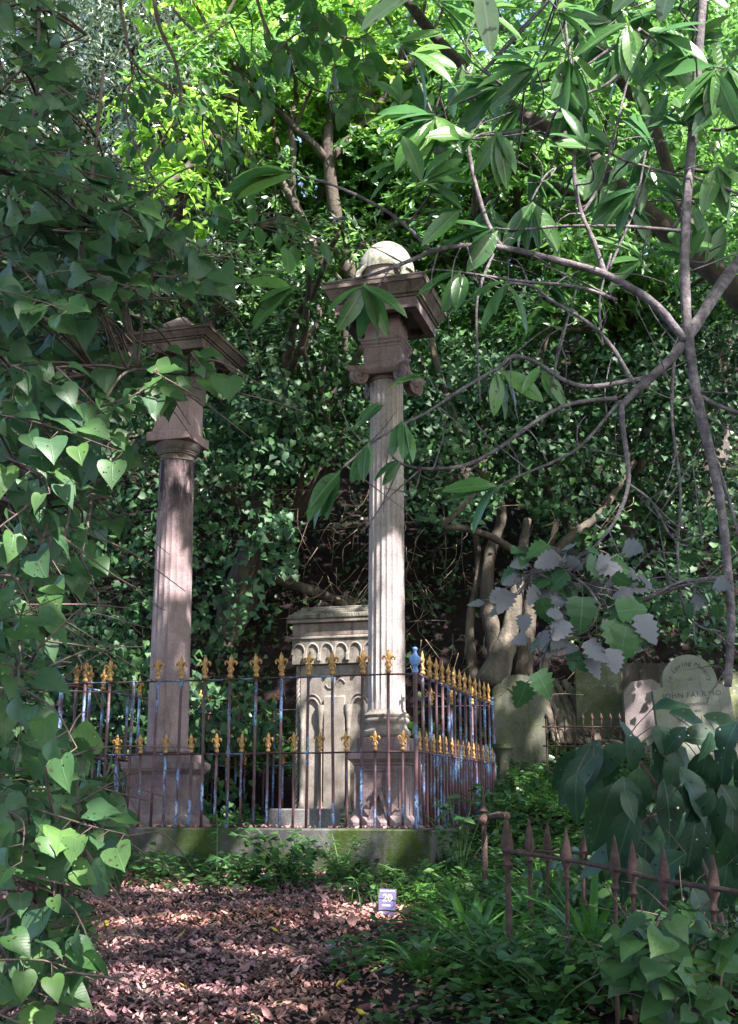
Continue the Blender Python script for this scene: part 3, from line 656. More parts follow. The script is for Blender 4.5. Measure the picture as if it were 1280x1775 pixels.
# ornate rusty grave fence behind
of=empty('scroll_fence',P(1000,1300,12.6),R(5),'low rusty red scrollwork iron fence between the mossy headstones','fence')
zz=P(1000,1300,12.6)[2]
for k in range(9):
    x=-.32+.1*k; m=MB(); m.tube([(x,0,-.25),(x,0,.32)],.009,6); m.lathe([(.012,.32),(.02,.34),(.01,.36),(.001,.39)],8,(x,0,0)); m.build('picket',M['rust'],of,sm=50)
for z in (.04,.24):
    m=MB(); m.tube([(-.36,0,z),(.52,0,z)],.01,6); m.build('rail',M['rust'],of,sm=50)
m=MB()
for k in range(8):
    for z in (.14,): 
        a=np.linspace(0,5.2,16); m.tube(np.stack([-.27+.1*k+.04*np.cos(a),np.full(16,-.005),z+.075*np.sin(a)],1),.007,5)
m.build('scrollwork',M['rust'],of,sm=50)

# ------------------------------------------------------------------ rusty spear fence, right foreground
rf=empty('rusty_fence',P(880,1720,5.2),0,'low rusty spear topped grave fence leaning in the undergrowth at lower right','fence')
base=np.array(rf.location)
def rel(p): return np.asarray(p)-base
def spear(px,pt,pb,Y,r,knobs=False,lean=0):
    t=P(px,pt,Y); b=P(px+lean,pb,Y); m=MB(); H=t[2]-b[2]; k=1.0
    m.tube([rel(b),rel(b+(t-b)*.7)],r,8)
    prof=[(r*1.0,H*.70),(r*2.1,H*.72),(r*1.3,H*.74),(r*1.4,H*.77),(r*2.4,H*.80),(r*2.6,H*.83),(r*2.1,H*.88),(r*1.1,H*.95),(r*.15,H)]
    if knobs: prof=[(r,.1*H),(r*1.5,.12*H),(r,.15*H),(r,.28*H),(r*1.6,.31*H),(r*1.7,.36*H),(r*1.1,.4*H),(r*1.6,.46*H),(r*1.2,.5*H),(r*1.1,.6*H)]+prof
    v=MB(); v.lathe(prof,12); ax=(t-b)/H
    V=np.vstack(v.v); V=rel(b)+V[:,2:3]*ax+np.stack([V[:,0],V[:,1],0*V[:,0]],1)
    m.add(V,[tuple(f) for ff in v.f for f in ff]); return m.build('spear_picket',M['rust'],rf,sm=50)
def Yf(px): return np.interp(px,[878,1300],[5.2,3.8])
spear(878,1410,1735,5.2,.0105,True,8)
for px,pt,pb in ((981,1434,1750),(1065,1446,1790),(1096,1455,1800),(1150,1466,1810),(1236,1480,1840)): spear(px,pt,pb,Yf(px),.0085,False,6)
spear(917,1420,1680,6.2,.010,True,6); spear(949,1424,1670,6.4,.009,False,0); spear(1012,1440,1670,6.5,.009); 
m=MB(); m.tube(smooth([rel(P(x,y,Yf(x)-.01)) for x,y in ((872,1474),(980,1490),(1065,1506),(1150,1526),(1240,1540),(1320,1552))],4),.0095,6); m.build('rail',M['rust'],rf,sm=50)
m=MB(); m.tube(smooth([rel(P(x,y,6.35)) for x,y in ((895,1474),(960,1477),(1020,1478))],4),.009,6); m.build('rail',M['rust'],rf,sm=50)
# twisted old post with broken rails
tp=empty('twisted_post',P(845,1580,8.0),0,'twisted rusty iron post with bent rod reaching over the kerb corner','post'); tb=np.array(tp.location)
m=MB(); b=P(843,1600,8.0)-tb; t=P(843,1395,8.0)-tb; th=np.linspace(0,38,120); zz=np.linspace(b[2],t[2]-.12,120)
for ph in (0,1.57,3.14,4.71): m.tube(np.stack([b[0]+.010*np.cos(th+ph),b[1]+.010*np.sin(th+ph),zz],1),.011,5)
m.lathe([(.02,0),(.036,.02),(.036,.045),(.02,.06),(.015,.075),(.03,.09),(.012,.12),(.006,.2),(.001,.24)],14,(b[0],b[1],t[2]-.13)); m.build('shaft',M['rust'],tp,sm=50)
m=MB(); m.tube(smooth([P(x,y,Y)-tb for x,y,Y in ((840,1420,8.0),(800,1428,8.2),(760,1436,8.6),(725,1441,8.8),(690,1441,8.85))],4),[.011,.008,.005],6); m.build('bent_rod',M['rust'],tp,sm=50)
m=MB(); m.tube([P(850,1416,8.0)-tb,P(865,1413,7.8)-tb,P(880,1414,7.6)-tb],.022,8); m.build('rail_stub',M['rust'],tp,sm=50)

# ------------------------------------------------------------------ numbered marker
b=P(671,1590,7.25); b[2]=Z(1588,7.25)
nm=empty('number_marker',b,R(-4),'small cracked purple marker plate with a white number 20 in the weeds','marker')
nm.rotation_euler=(R(-8),R(2),R(-4))
W,H=.102,Z(1541,7.25)-b[2]
m=MB(); m.box(-W/2,W/2,-.006,.006,0,H,.002); m.build('plate',M['purple'],nm)
m=MB(); m.box(-.012,.012,.007,.014,-.15,H*.6,.002); m.build('stake',M['rust'],nm)
m=MB(); text_mesh(m,'20',.058,0,H*.66,-.0075,weight=.001); m.build('numeral',M['white'],nm)
m=MB(); m.box(-W*.42,W*.4,-.0085,-.0062,H*.90,H*.945); m.box(-W*.3,W*.18,-.0085,-.0062,H*.36,H*.42); m.build('stripe',M['white'],nm)
m=MB(); m.tube([(W*.1,-.007,H),(W*.14,-.007,H*.9),(W*.1,-.007,H*.86)],.001,4); m.tube([(W*.48,-.007,H*.62),(W*.36,-.007,H*.5),(W*.42,-.007,H*.38),(W*.2,-.007,H*.28),(W*.14,-.007,H*.05)],.0016,4); m.build('crack',M['rust'],nm)

# ================================================================== VEGETATION
def rn(n,s=1.0): return rng.normal(0,s,(n,3))
# ---- leaf litter
def litter():
    n=27000; px=rng.uniform(-2.6,2.6,n*3); py=4.2+rng.random(n*3)**1.15*4.8
    dens=np.clip(1.0-(px+.25)*1.5,.12,1)*np.clip(.62+.55*nz(px,py,2.2,17),.1,1)
    k=rng.random(n*3)<dens; px,py=px[k][:n],py[k][:n]; q=len(px)
    lx,ly=enc_inv(px,py); ok=~((lx<.2)&(ly>-.15)); px,py=px[ok],py[ok]; q=len(px)
    pos=np.stack([px,py,gz(px,py)+.012*nz(px,py,9,5)+rng.uniform(.004,.022,q)],1)
    a=rng.uniform(0,6.28,q); d=np.stack([np.cos(a),np.sin(a),rng.normal(0,.18,q)],1); nr=np.array([0,0,1.])+rn(q,.42)
    m=MB(); m.leaves(T_LIT,pos,d,nr,np.where(rng.random(q)<.006,rng.uniform(.06,.09,q),rng.uniform(.016,.038,q)),rng.uniform(.6,1.2,q))
    # on the kerb and inside
    n2=260; t=rng.uniform(-WF-.1,.1,n2); P2=np.array([enc(x,rng.uniform(-.12,.12),KT+.005) for x in t]); a=rng.uniform(0,6.28,n2)
    m.leaves(T_LIT,P2,np.stack([np.cos(a),np.sin(a),0*a+.1],1),np.array([0,0,1.])+rn(n2,.3),rng.uniform(.02,.04,n2))
    o=m.build('leaf_litter',M['litter'],sm=180); tag(o,'pinkish brown fallen leaves covering the path','leaf litter',kind='stuff')
    m=MB(); n3=14; x=rng.uniform(-1.6,.6,n3); y=rng.uniform(5,8,n3); a=rng.uniform(0,6.28,n3)
    m.leaves(T_LIT,np.stack([x,y,gz(x,y)+.03],1),np.stack([np.cos(a),np.sin(a),.1+0*a],1),np.array([0,0,1.])+rn(n3,.3),rng.uniform(.03,.07,n3),rng.uniform(.5,1,n3))
    o=m.build('yellow_leaf_litter',M['yellow'],sm=180); tag(o,'scattered yellow fallen leaves on the path','leaf litter',kind='stuff')
    m=MB()
    for i in range(420):
        x,y=rng.uniform(-1.8,1.6),rng.uniform(4.8,8.3); a=rng.uniform(0,3.14); L_=rng.uniform(.05,.22); z=gz(x,y)+.02
        m.tube([(x,y,z),(x+L_*.5*math.cos(a),y+L_*.5*math.sin(a),float(gz(x+L_*.5*math.cos(a),y+L_*.5*math.sin(a)))+.02+rng.uniform(0,.02)),(x+L_*math.cos(a+.2),y+L_*math.sin(a+.2),float(gz(x+L_*math.cos(a),y+L_*math.sin(a)))+.018)],[.003,.0015],4)
    o=m.build('twig_litter',M['drytwig'],sm=180); tag(o,'dry twigs scattered among fallen leaves','twigs',kind='stuff')
litter()

# ---- low ground cover as short leafy stems
def sprigs(mb,x,y,hmin,hmax,ls,nl=6,T_=T_SMALL,zf=None,w=1.0):
    q=len(x); z0=gz(x,y) if zf is None else zf; H=rng.uniform(hmin,hmax,q); lean=rng.normal(0,.35,(q,2))
    for k in range(nl):
        t=(k+1)/nl*rng.uniform(.7,1.1,q); a=rng.uniform(0,6.28,q)
        pos=np.stack([x+lean[:,0]*H*t,y+lean[:,1]*H*t,z0+H*t],1); d=np.stack([np.cos(a),np.sin(a),rng.uniform(-.3,.5,q)],1)
        mb.leaves(T_,pos,d,np.array([0,0,1.])+rn(q,.35),rng.uniform(ls*.6,ls*1.3,q),w)
def cover():
    m=MB(); n=27000
    x=rng.uniform(-4,7,n); y=rng.uniform(4.4,14.2,n); lx,ly=enc_inv(x,y)
    inside=(lx>-WF)&(lx<-.05)&(ly>.15)&(ly<DF)
    front=(ly>-1.15-.35*nz(x,y,2,4))&(ly<-.14)&(lx>-2.6)
    right=(x>.2+.3*nz(x,y,2,9)-.25*(y<7))&(lx>.14)|((x>.15+.3*nz(x,y,2,9))&(y<8.2)&(x>-.2))
    back=(ly>DF)|(lx<-WF-.2)&(y>9)
    dens=inside*.55*(ly>.9)+front*.6+right*.95+back*.8; dens=np.clip(dens,0,1)*np.where((y<7)&right,.9,1)
    mx_=P(671,1590,7.25)[0]; dens=dens*~((abs(x-mx_)<.2)&(y<7.5)&(y>6.2))
    k=rng.random(n)<dens; x,y=x[k],y[k]; sprigs(m,x,y,.04,.17,.06,6,T_SMALL,w=1.5)
    # path edge creeping weeds
    x=rng.uniform(-1.7,.4,900); y=rng.uniform(5,8.4,900); k=nz(x,y,2.5,21)>.35; sprigs(m,x[k],y[k],.01,.05,.03,4,T_SMALL,w=1.4)
    o=m.build('ground_cover',M['cover'],sm=180); tag(o,'low creeping green ground cover under the railings and graves','ground cover',kind='stuff')
    m=MB(); n=11000; x=rng.uniform(-.2,3.5,n); y=rng.uniform(5.2,12.5,n); lx,ly=enc_inv(x,y); k=((nz(x,y,1.8,33)>.1)&(lx>.15)|((y<8.0)&(nz(x,y,1.8,33)>.2)))&~((abs(x-P(671,1590,7.25)[0])<.22)&(y<7.5)&(y>5.9)); x,y=x[k],y[k]; q=len(x)
    a=rng.uniform(0,6.28,q); d=np.stack([np.cos(a)*.5,np.sin(a)*.5,np.ones(q)],1); m.leaves(T([(0,.02,0),(.4,.02,.4),(.75,.014,.75),(1,.002,1)],.4,.5),np.stack([x,y,gz(x,y)],1),d,np.stack([np.cos(a),np.sin(a),-.3+0*a],1)*-1,rng.uniform(.06,.24,q),1.0)
    o=m.build('grass',M['strap'],sm=180); tag(o,'thin grass blades among the undergrowth','grass',kind='stuff')
cover()

# ---- strappy clumps
def clump(name,px,py,Y,n,L_,label,group=None,mat='strap'):
    b=P(px,py,Y); b[2]=float(gz(b[0],Y)); o=empty(name,b,0,label,'plant',group)
    m=MB(); 
    for i in range(n):
        a=rng.uniform(0,6.28); el=rng.uniform(.5,1.4); LL=L_*rng.uniform(.6,1.1); w=rng.uniform(.013,.02)*(LL/.5)**.5
        p=[];pt=np.array([.02*math.cos(a),.02*math.sin(a),-.02]); e=el
        seg=9
        for k in range(seg+1):
            p.append(pt.copy()); pt=pt+LL/seg*np.array([math.cos(a)*math.cos(e),math.sin(a)*math.cos(e),math.sin(e)]); e-=rng.uniform(.03,.26)
        p=np.array(p); sd=np.array([-math.sin(a),math.cos(a),0]); V=[];uv=[]
        for k in range(seg+1):
            ww=w*(1-(k/seg)**2.5)*min(1,.5+k*.3)+.0005; V+=[p[k]-sd*ww,p[k]-np.array([0,0,ww*.5]),p[k]+sd*ww]; uv+=[(0,k/seg),(.5,k/seg),(1,k/seg)]
        F=[]
        for k in range(seg): q=k*3; F+=[(q,q+1,q+4,q+3),(q+1,q+2,q+5,q+4)]
        m.add(V,np.array(F),uv)
    m.build('leaves',M[mat],o,sm=180); return o
GP='strap leaved clumps in the undergrowth'
clump('strap_plant',815,1680,6.2,46,.62,'largest bright strap leaved clump beside the path edge, lower centre',GP)
clump('strap_plant',1030,1720,5.7,34,.6,'strap leaved clump under the heart leaved bush at lower right',GP)
clump('strap_plant',920,1590,7.3,26,.45,'strap leaved clump growing between the rusty spear pickets',GP)
clump('strap_plant',735,1750,5.4,22,.36,'small dark strap leaved clump at the bottom centre edge',GP)
clump('strap_plant',870,1730,5.6,30,.5,'low strap leaved clump between the two brighter clumps at the bottom',GP)
clump('strap_plant',1000,1370,10.5,26,.5,'pale grassy clump below the mossy round headstone',GP)
# leafy weeds in front of the kerb
def weed(name,px,py,Y,H,n,ls,T_,mat,label,spread=.25,ns=8,group=None,stem='stem'):
    b=P(px,py,Y); b[2]=float(gz(b[0],Y)); o=empty(name,b,0,label,'plant',group); ms=MB(); ml=MB()
    for i in range(ns):
        a=rng.uniform(0,6.28); hh=H*rng.uniform(.6,1.05); sp_=spread*rng.uniform(.2,1)
        pts=smooth([(0,0,-.02),(sp_*.3*math.cos(a),sp_*.3*math.sin(a),hh*.4),(sp_*math.cos(a),sp_*math.sin(a),hh*.8),(sp_*1.5*math.cos(a),sp_*1.5*math.sin(a),hh)],4)
        ms.tube(pts,[.005,.002],5); q=n; idx=rng.uniform(.25,1,q); pos=np.stack([np.interp(idx,np.linspace(0,1,len(pts)),pts[:,c]) for c in range(3)],1)
        b_=rng.uniform(0,6.28,q); ml.leaves(T_,pos,np.stack([np.cos(b_),np.sin(b_),rng.uniform(-.35,.35,q)],1),np.array([0,-.25,1.])+rn(q,.3),rng.uniform(ls*.6,ls*1.2,q),1)
    ms.build('stems',M[stem],o,sm=180); ml.build('leaves',M[mat],o,sm=180); return o
GW='leafy weeds along the foot of the kerb'
weed('nettle_weed',500,1570,8.25,.38,16,.085,T_OVAL,'cover','spreading leafy weed at the middle of the kerb foot',.3,14,GW)
weed('nettle_weed',590,1570,8.35,.34,14,.07,T_SMALL,'strap','finely leaved weed left of the purple number marker',.28,14,GW)
weed('nettle_weed',440,1580,8.3,.22,12,.08,T_OVAL,'cover','low dark weed at kerb foot right of the tall thin stem',.22,10,GW)
weed('nettle_weed',300,1550,8.6,.2,12,.07,T_OVAL,'cover','low weed under the mossiest patch of the kerb',.3,10,GW)
weed('nettle_weed',800,1540,8.3,.62,14,.08,T_OVAL,'cover','tall leafy weed beside the right end of the kerb',.22,12,GW)
weed('nettle_weed',860,1440,10.0,.5,14,.1,T_OVAL,'cover','broad leaved weed against the right side of the railing',.3,12,GW)
weed('nettle_weed',900,1420,11.0,.4,12,.09,T_OVAL,'cover','broad leaved weed in front of the scalloped headstone',.3,10,GW)
weed('nettle_weed',720,1560,8.3,.2,12,.07,T_SMALL,'strap','bright small weed right of the purple number marker',.25,10,GW)
weed('tall_weed',375,1560,8.55,.52,7,.09,T_OVAL,'strap','tall thin single stemmed weed standing before the kerb wall',.03,2)

GR='leafy weeds growing through the rusty fence'
for px_,Y_,h_,lab_ in ((900,4.9,.26,'leafy weed around the thickest rusty fence picket'),(960,4.7,.24,'leafy weed left of the thin second picket of the rusty fence'),(1010,4.9,.28,'leafy weed right of the thin second picket of the rusty fence'),(1075,4.7,.3,'leafy weed beneath the paired rusty spear pickets'),(840,5.3,.24,'leafy weed at the path side of the rusty fence corner')):
    weed('undergrowth_weed',px_,1700,Y_,h_,16,.07,T_OVAL,'cover',lab_,.22,14,GR)
# ---- vine draped bank: leaves on billowy lumps
HOLLOW=[(505,850),(560,810),(640,800),(720,900),(740,990),(760,1090),(850,900),(880,850),(930,900),(900,1000),(1000,1150),(1180,1160),(1180,1250),(860,1250),(700,1300),(500,1300),(470,1180),(480,1060),(520,1000)]
def lumps(mb,centres,radii,per,T_,ls,w=1.0,poly=None,flat=.8,rosette=0,front=True,bias=.6):
    for c,r in zip(centres,radii):
        n=int(per*r*r); u=norm(rn(n)); u=u[u[:,2]>-.45]
        if front: u=u[(u[:,1]<.35)]
        rr=r*rng.uniform(.72,1.05,len(u))*(1+.18*np.sin(u[:,0]*7+c[0]*3)*np.sin(u[:,2]*6+c[1]))
        pos=c+u*rr[:,None]*np.array([1,1,flat])
        if poly is not None:
            x,y=proj(pos); k=~inpoly(x,y,poly); pos,u=pos[k],u[k]
        q=len(pos)
        if not q: continue
        if rosette:
            for j in range(rosette):
                a=rng.uniform(0,6.28,q)+j*6.28/rosette; ax=norm(u+np.array([0,-.2,.7])+rn(q,.25)); t1=norm(np.cross(ax,np.array([.3,.9,.1]))); t2=np.cross(ax,t1)
                d=np.cos(a)[:,None]*t1+np.sin(a)[:,None]*t2+ax*rng.uniform(-.1,.7,q)[:,None]
                mb.leaves(T_,pos,d,ax,rng.uniform(ls*.7,ls*1.25,q),w)
        else:
            nr=norm(u*bias+np.array([0,-.35,.65])+rn(q,.38)); d=norm(np.cross(nr,rn(q))+np.array([0,0,-.55]))
            mb.leaves(T_,pos,d,nr,rng.uniform(ls*.6,ls*1.25,q),w)
def vines():
    groups=[('left',[(-30,690),(360,660),(470,650),(530,800),(540,960),(500,1080),(430,1280),(400,1440),(60,1440),(-30,1200)],(12.4,14.6),135,'thick green vine curtain on the bank behind the left column'),
            ('mid',[(400,560),(640,540),(760,600),(760,800),(640,800),(520,820),(420,800)],(14.4,16.4),80,'dark vine mass hanging above the gothic memorial'),
            ('right',[(700,720),(900,600),(1300,500),(1300,1120),(1130,1110),(1000,1000),(920,900),(760,930),(700,900)],(13.8,15.8),130,'tangled vine mass over the bank above the headstones')]
    for nm_,poly,(y0,y1),n,lab in groups:
        C_=[];Rr=[]
        xs_=[p[0] for p in poly]; ys_=[p[1] for p in poly]
        while len(C_)<n:
            x=rng.uniform(min(xs_),max(xs_)); y=rng.uniform(min(ys_),max(ys_))
            if inpoly(x,y,poly): 
                hfrac=(y-min(ys_))/(max(ys_)-min(ys_)); Y=y1-(y1-y0)*hfrac+rng.uniform(-.9,.7); C_.append(P(x,y,Y)); Rr.append(rng.choice([.22,.3,.45,.7])*rng.uniform(.85,1.15))
        m=MB(); lumps(m,C_,Rr,700,T_HEARTM,.088,1.0,HOLLOW)
        o=m.build('vine_cover',M['vine'],sm=180); tag(o,lab,'vines',kind='stuff')
vines()
m=MB(); n=42000; x=rng.uniform(-8,9,n); y=13.1+rng.random(n)**.8*9; pos=np.stack([x,y,gz(x,y)+rng.uniform(0,.22,n)],1); X_,Y_=proj(pos); k=~inpoly(X_,Y_,HOLLOW)|(rng.random(n)<.25); pos=pos[k]; q=len(pos)
m.leaves(T_HEARTM,pos,rn(q)+np.array([0,-.3,-.4]),np.array([0,-.5,.8])+rn(q,.45),rng.uniform(.05,.1,q),1.0)
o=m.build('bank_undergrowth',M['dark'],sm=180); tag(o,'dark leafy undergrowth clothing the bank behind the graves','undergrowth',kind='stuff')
# dry stems in the hollow
m=MB()
for i in range(260):
    if i<160: x,y=rng.uniform(500,770),rng.uniform(840,1160)
    else: x,y=rng.uniform(760,1120),rng.uniform(860,1240)
    Y=rng.uniform(13.2,14.8); p=P(x,y,Y); a=rng.normal(-.3,.7); L_=rng.uniform(.15,.6); d=np.array([math.sin(a),rng.uniform(-.3,.3),-math.cos(a)])
    m.tube(smooth([p,p+d*L_*.5+rn(1,.05)[0],p+d*L_+rn(1,.1)[0]],3),[.005,.002],4)
o=m.build('dry_stems',M['drytwig'],sm=180); tag(o,'tangle of dry bare stems in the dark hollow','dry stems',kind='stuff')

# ---- trees
def grow(mb,p,d,L_,r,depth,tips,bend=.25,up=.15):
    n=6; pts=[p]; dd=norm(d)
    for i in range(n):
        dd=norm(dd+rng.normal(0,bend*.5,3)+np.array([0,0,up*.3])); pts.append(pts[-1]+dd*L_/n)
    mb.tube(smooth(pts,2),[r,r*.62],7 if r>.03 else 5)
    if depth==0: tips.append(pts[-1]); return
    for j in range(rng.integers(2,4)):
        nd=norm(dd+rng.normal(0,.55,3)); k=rng.integers(3,n+1); grow(mb,pts[k],nd,L_*rng.uniform(.55,.8),r*.58,depth-1,tips,bend,up)
    tips.append(pts[-1])
def tree(name,label,x,y,dirs,L_,r,depth,mat,ls,T_,rad,per,ros=6,group='trees on the bank behind the graves',bark='darkbark',flat=.75,z=None,w=1.0,extra=None):
    z=float(gz(x,y))-.3 if z is None else z
    o=empty(name,(x,y,z),0,label,'tree',group); mt=MB(); mc=MB(); tips=[]; p0=np.array([0,0,0.])
    for d in dirs: grow(mt,p0,np.array(d,float),L_,r,depth,tips)
    if extra: tips+=[np.array(e)-np.array([x,y,z]) for e in extra]
    tips=[t for t in tips]
    off=np.array([x,y,z]); Rr=[rng.uniform(rad*.6,rad*1.2) for _ in tips]
    lumps(mc,tips,Rr,per,T_,ls,w,None,flat,ros,front=False)
    mt.build('trunk',M[bark],o,sm=180); mc.build('crown',M[mat],o,sm=180); return tips
def px_pts(poly,n,y0,y1):
    out=[];xs_=[p[0] for p in poly]; ys_=[p[1] for p in poly]
    while len(out)<n:
        x=rng.uniform(min(xs_),max(xs_)); y=rng.uniform(min(ys_),max(ys_))
        if inpoly(x,y,poly): out.append(P(x,y,rng.uniform(y0,y1)))
    return out
tree('broadleaf_tree','tall bright yellow green tree behind the columns, lit by the sun',-1.2,19,[(-.2,0,1),(.3,-.1,1)],4.5,.2,3,'sunny',.17,T_SMALL,.75,170,6,extra=px_pts([(350,-40),(700,-40),(720,240),(560,420),(480,260),(380,190)],70,17,19.5))
tree('broadleaf_tree','mid green tree with dark crooked limbs above the right column',1.6,18,[(-.3,-.1,1),(.35,0,1)],4.3,.2,3,'mid',.17,T_SMALL,.7,170,6,extra=px_pts([(560,230),(760,100),(1000,250),(1000,560),(780,620),(620,420)],75,16.5,19.5))
tree('olive_leaved_tree','silvery grey green tree at upper left with narrow glossy leaves',-4.3,18,[(-.1,-.1,1),(.35,0,1)],4.2,.2,3,'olive',.15,T_SMALL,.7,240,0,extra=px_pts([(60,-30),(400,-30),(400,200),(480,400),(330,480),(100,420)],85,16.5,19),w=.75)
tree('broadleaf_tree','dark green tree at the upper right behind leaning trunks',5.2,17.5,[(-.25,-.1,1),(.15,0,1)],4.2,.22,3,'mid',.17,T_SMALL,.75,160,6,extra=px_pts([(900,-30),(1300,-30),(1300,500),(1000,520)],75,16.5,20))
tree('broadleaf_tree','dark crowned tree between the two columns with forked mossy trunk',-1.9,15.2,[(.15,-.1,1),(.3,-.05,.9),(-.1,0,1)],2.6,.16,2,'dark',.13,T_SMALL,.5,170,5,extra=px_pts([(330,400),(560,420),(560,640),(430,650)],26,15,16))
tree('broadleaf_tree','small leaved tree above the headstones at right',3.3,15.6,[(-.25,-.1,1),(.2,-.1,1)],2.6,.14,2,'vine',.12,T_SMALL,.5,220,4,extra=px_pts([(800,480),(1300,480),(1300,700),(900,760)],45,14.6,16.5))
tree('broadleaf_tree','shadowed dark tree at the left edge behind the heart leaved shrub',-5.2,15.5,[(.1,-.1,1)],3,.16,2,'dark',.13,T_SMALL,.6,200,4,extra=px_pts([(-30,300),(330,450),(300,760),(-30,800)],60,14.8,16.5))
tree('broadleaf_tree','tall grey green tree rising furthest back at the top left',-6.5,24,[(-.1,0,1),(.3,0,1)],6,.25,3,'olive',.24,T_SMALL,1.05,210,0,extra=px_pts([(-40,-90),(460,-90),(420,260),(200,330),(-40,300)],190,21,26))
tree('broadleaf_tree','tall pale leaved tree rising furthest back at the top right',6,24,[(-.3,0,1),(.3,0,1)],6,.25,3,'mid',.22,T_SMALL,1.0,100,5,extra=px_pts([(700,-60),(1330,-60),(1330,300),(800,260)],50,22,25))
# distant wood on the hillside
m=MB(); C_=[];Rr=[]
for i in range(330):
    y=rng.uniform(21,32); x=rng.uniform(-.36,.36)*y*1.15; C_.append(np.array([x,y,float(gz(x,y))+rng.uniform(0,4.0)])); Rr.append(rng.uniform(.8,1.8))
lumps(m,C_,Rr,55,T_SMALL,.34,1.3,None,.8,0,True)
o=m.build('distant_wood',M['dark'],sm=180); tag(o,'dense dark woodland on the hill behind the graves','woodland',kind='stuff')

# multi stemmed old tree with sunlit roots, right of the columns
def limb(mb,pts,rad,sides=9): mb.tube(smooth([P(*p) for p in pts],6)+0,rad,sides)
o=empty('old_gnarled_tree',(0,0,0),0,'old gnarled multi stemmed tree with pale sunlit roots behind the railing','tree'); 
mt=MB()
limb(mt,[(850,1190,13.6),(880,1110,13.7),(893,1050,13.8),(905,960,14),(915,900,14.1)],[.2,.12,.09,.065,.05])
bk=mt.build('root_flare',M['palebark'],o,sm=180); mt=MB()
limb(mt,[(870,1195,13.7),(860,1120,13.8),(845,1040,13.9),(850,960,14),(870,880,14.1),(820,800,14.3),(760,640,14.6),(730,480,15)],[.13,.08,.05,.04])
limb(mt,[(905,1180,13.8),(915,1090,13.9),(930,1000,14),(990,930,14.1),(1040,890,14.3),(1100,800,14.5)],[.13,.08,.055,.04])
limb(mt,[(900,960,13.9),(850,930,13.5),(800,915,13.2),(770,912,13.0),(800,880,13.0),(830,850,13.1)],[.05,.04,.035,.02])
limb(mt,[(820,1180,13.9),(815,1080,14),(830,980,14.1),(810,870,14.2),(760,800,14.4)],[.07,.05,.04,.03])
limb(mt,[(940,1170,14),(960,1080,14),(950,1000,14.1),(965,900,14.2)],[.07,.05,.04])
bk=mt.build('trunk',M['darkbark'],o,sm=180); mt=MB()
for k in range(9): 
    x0=950+k*9+rng.uniform(-5,5); limb(mt,[(x0-rng.uniform(10,40),1180,13.9),(x0,1230,13.7),(x0+15,1290,13.5)],[.03,.045,.05],6)
mt.build('roots',M['palebark'],o,sm=180)
o=empty('leaning_trunk_tree',(0,0,0),0,'thick dark leaning trunk crossing the upper right corner diagonally','tree')
mt=MB(); limb(mt,[(690,-20,9.5),(760,70,9.5),(830,140,9.4),(900,195,9.3),(960,230,9.2),(1020,270,9.2),(1080,330,9.1),(1180,420,9.0),(1260,490,8.9),(1400,640,8.8)],[.045,.055,.06,.065,.08,.1,.11])
limb(mt,[(1040,90,9.6),(1090,160,9.6),(1130,210,9.5),(1170,330,9.3),(1215,440,9.0)],[.04,.05,.055,.06])
mt.build('trunk',M['darkbark'],o,sm=180)
mc=MB(); lumps(mc,px_pts([(820,-40),(1330,-40),(1330,380),(1050,260)],22,8.6,9.8)+[P(x,y,9.5) for x,y in ((700,20),(760,10),(860,60),(1330,420))],[.35]*26,210,T_OVAL,.13,1.0,None,.8,0,False); mc.build('crown',M['mid'],o,sm=180)

# ================================================================== FOREGROUND PLANTS
def twigs(mt,ml,poly,yr,n,tl,nl,ls,T_,skeleton,bias,ldir,lnr,leafw=1.0,rt=.0028):
    xs_=[p[0] for p in poly]; ys_=[p[1] for p in poly]; c=0; tries=0
    while c<n and tries<n*20:
        tries+=1; x=rng.uniform(min(xs_),max(xs_)); y=rng.uniform(min(ys_),max(ys_))
        if not inpoly(x,y,poly): continue
        Y=rng.uniform(*yr); p=P(x,y,Y); d=norm(np.array(bias)+rn(1,.45)[0]); L_=tl*rng.uniform(.6,1.2)
        pts=smooth([p,p+d*L_*.5+rn(1,.02)[0],p+d*L_+np.array([0,0,-.12*L_])],4); mt.tube(pts,[rt,rt*.4],5)
        t=np.linspace(.05,1,nl); pos=np.stack([np.interp(t,np.linspace(0,1,len(pts)),pts[:,k]) for k in range(3)],1)
        side=norm(np.cross(d,np.array([0,-.8,.6]))); sg=np.where(np.arange(nl)%2,1,-1)[:,None]
        pet=pos+side*sg*.03+rn(nl,.006)
        dl=norm(np.array(ldir)+side*sg*.55+d*.35+rn(nl,.3)); nr=norm(np.array(lnr)+rn(nl,.5)+side*sg*.25)
        X,Y_=proj(pet); k=inpoly(X,Y_,poly); 
        for a,b in zip(pos[k],pet[k]): mt.tube([a,b],.0012,3)
        tt=T_ if T_ is not T_HEART else (T_HEART,T_HEARTB,T_HEARTC)[rng.integers(3)]
        ml.leaves(tt,pet[k],dl[k],nr[k],(ls*rng.uniform(.4,1.2,nl))[k],leafw*rng.uniform(.85,1.15))
        # join the twig to the nearest bough
        if skeleton is not None:
            j=np.argmin(np.linalg.norm(skeleton-p,axis=1)); q=skeleton[j]; L2=np.linalg.norm(q-p)
            if L2<.6: mt.tube(smooth([q,(p+q)/2+rn(1,.04*L2)[0]+np.array([0,0,.08*L2]),p],4),[rt*1.6,rt],5)
        c+=1
def stemset(mt,defs):
    sk=[]
    for pts,rad in defs:
        s_=smooth([P(*p) for p in pts],6); mt.tube(s_,rad,8); sk.append(s_)
    return np.vstack(sk)
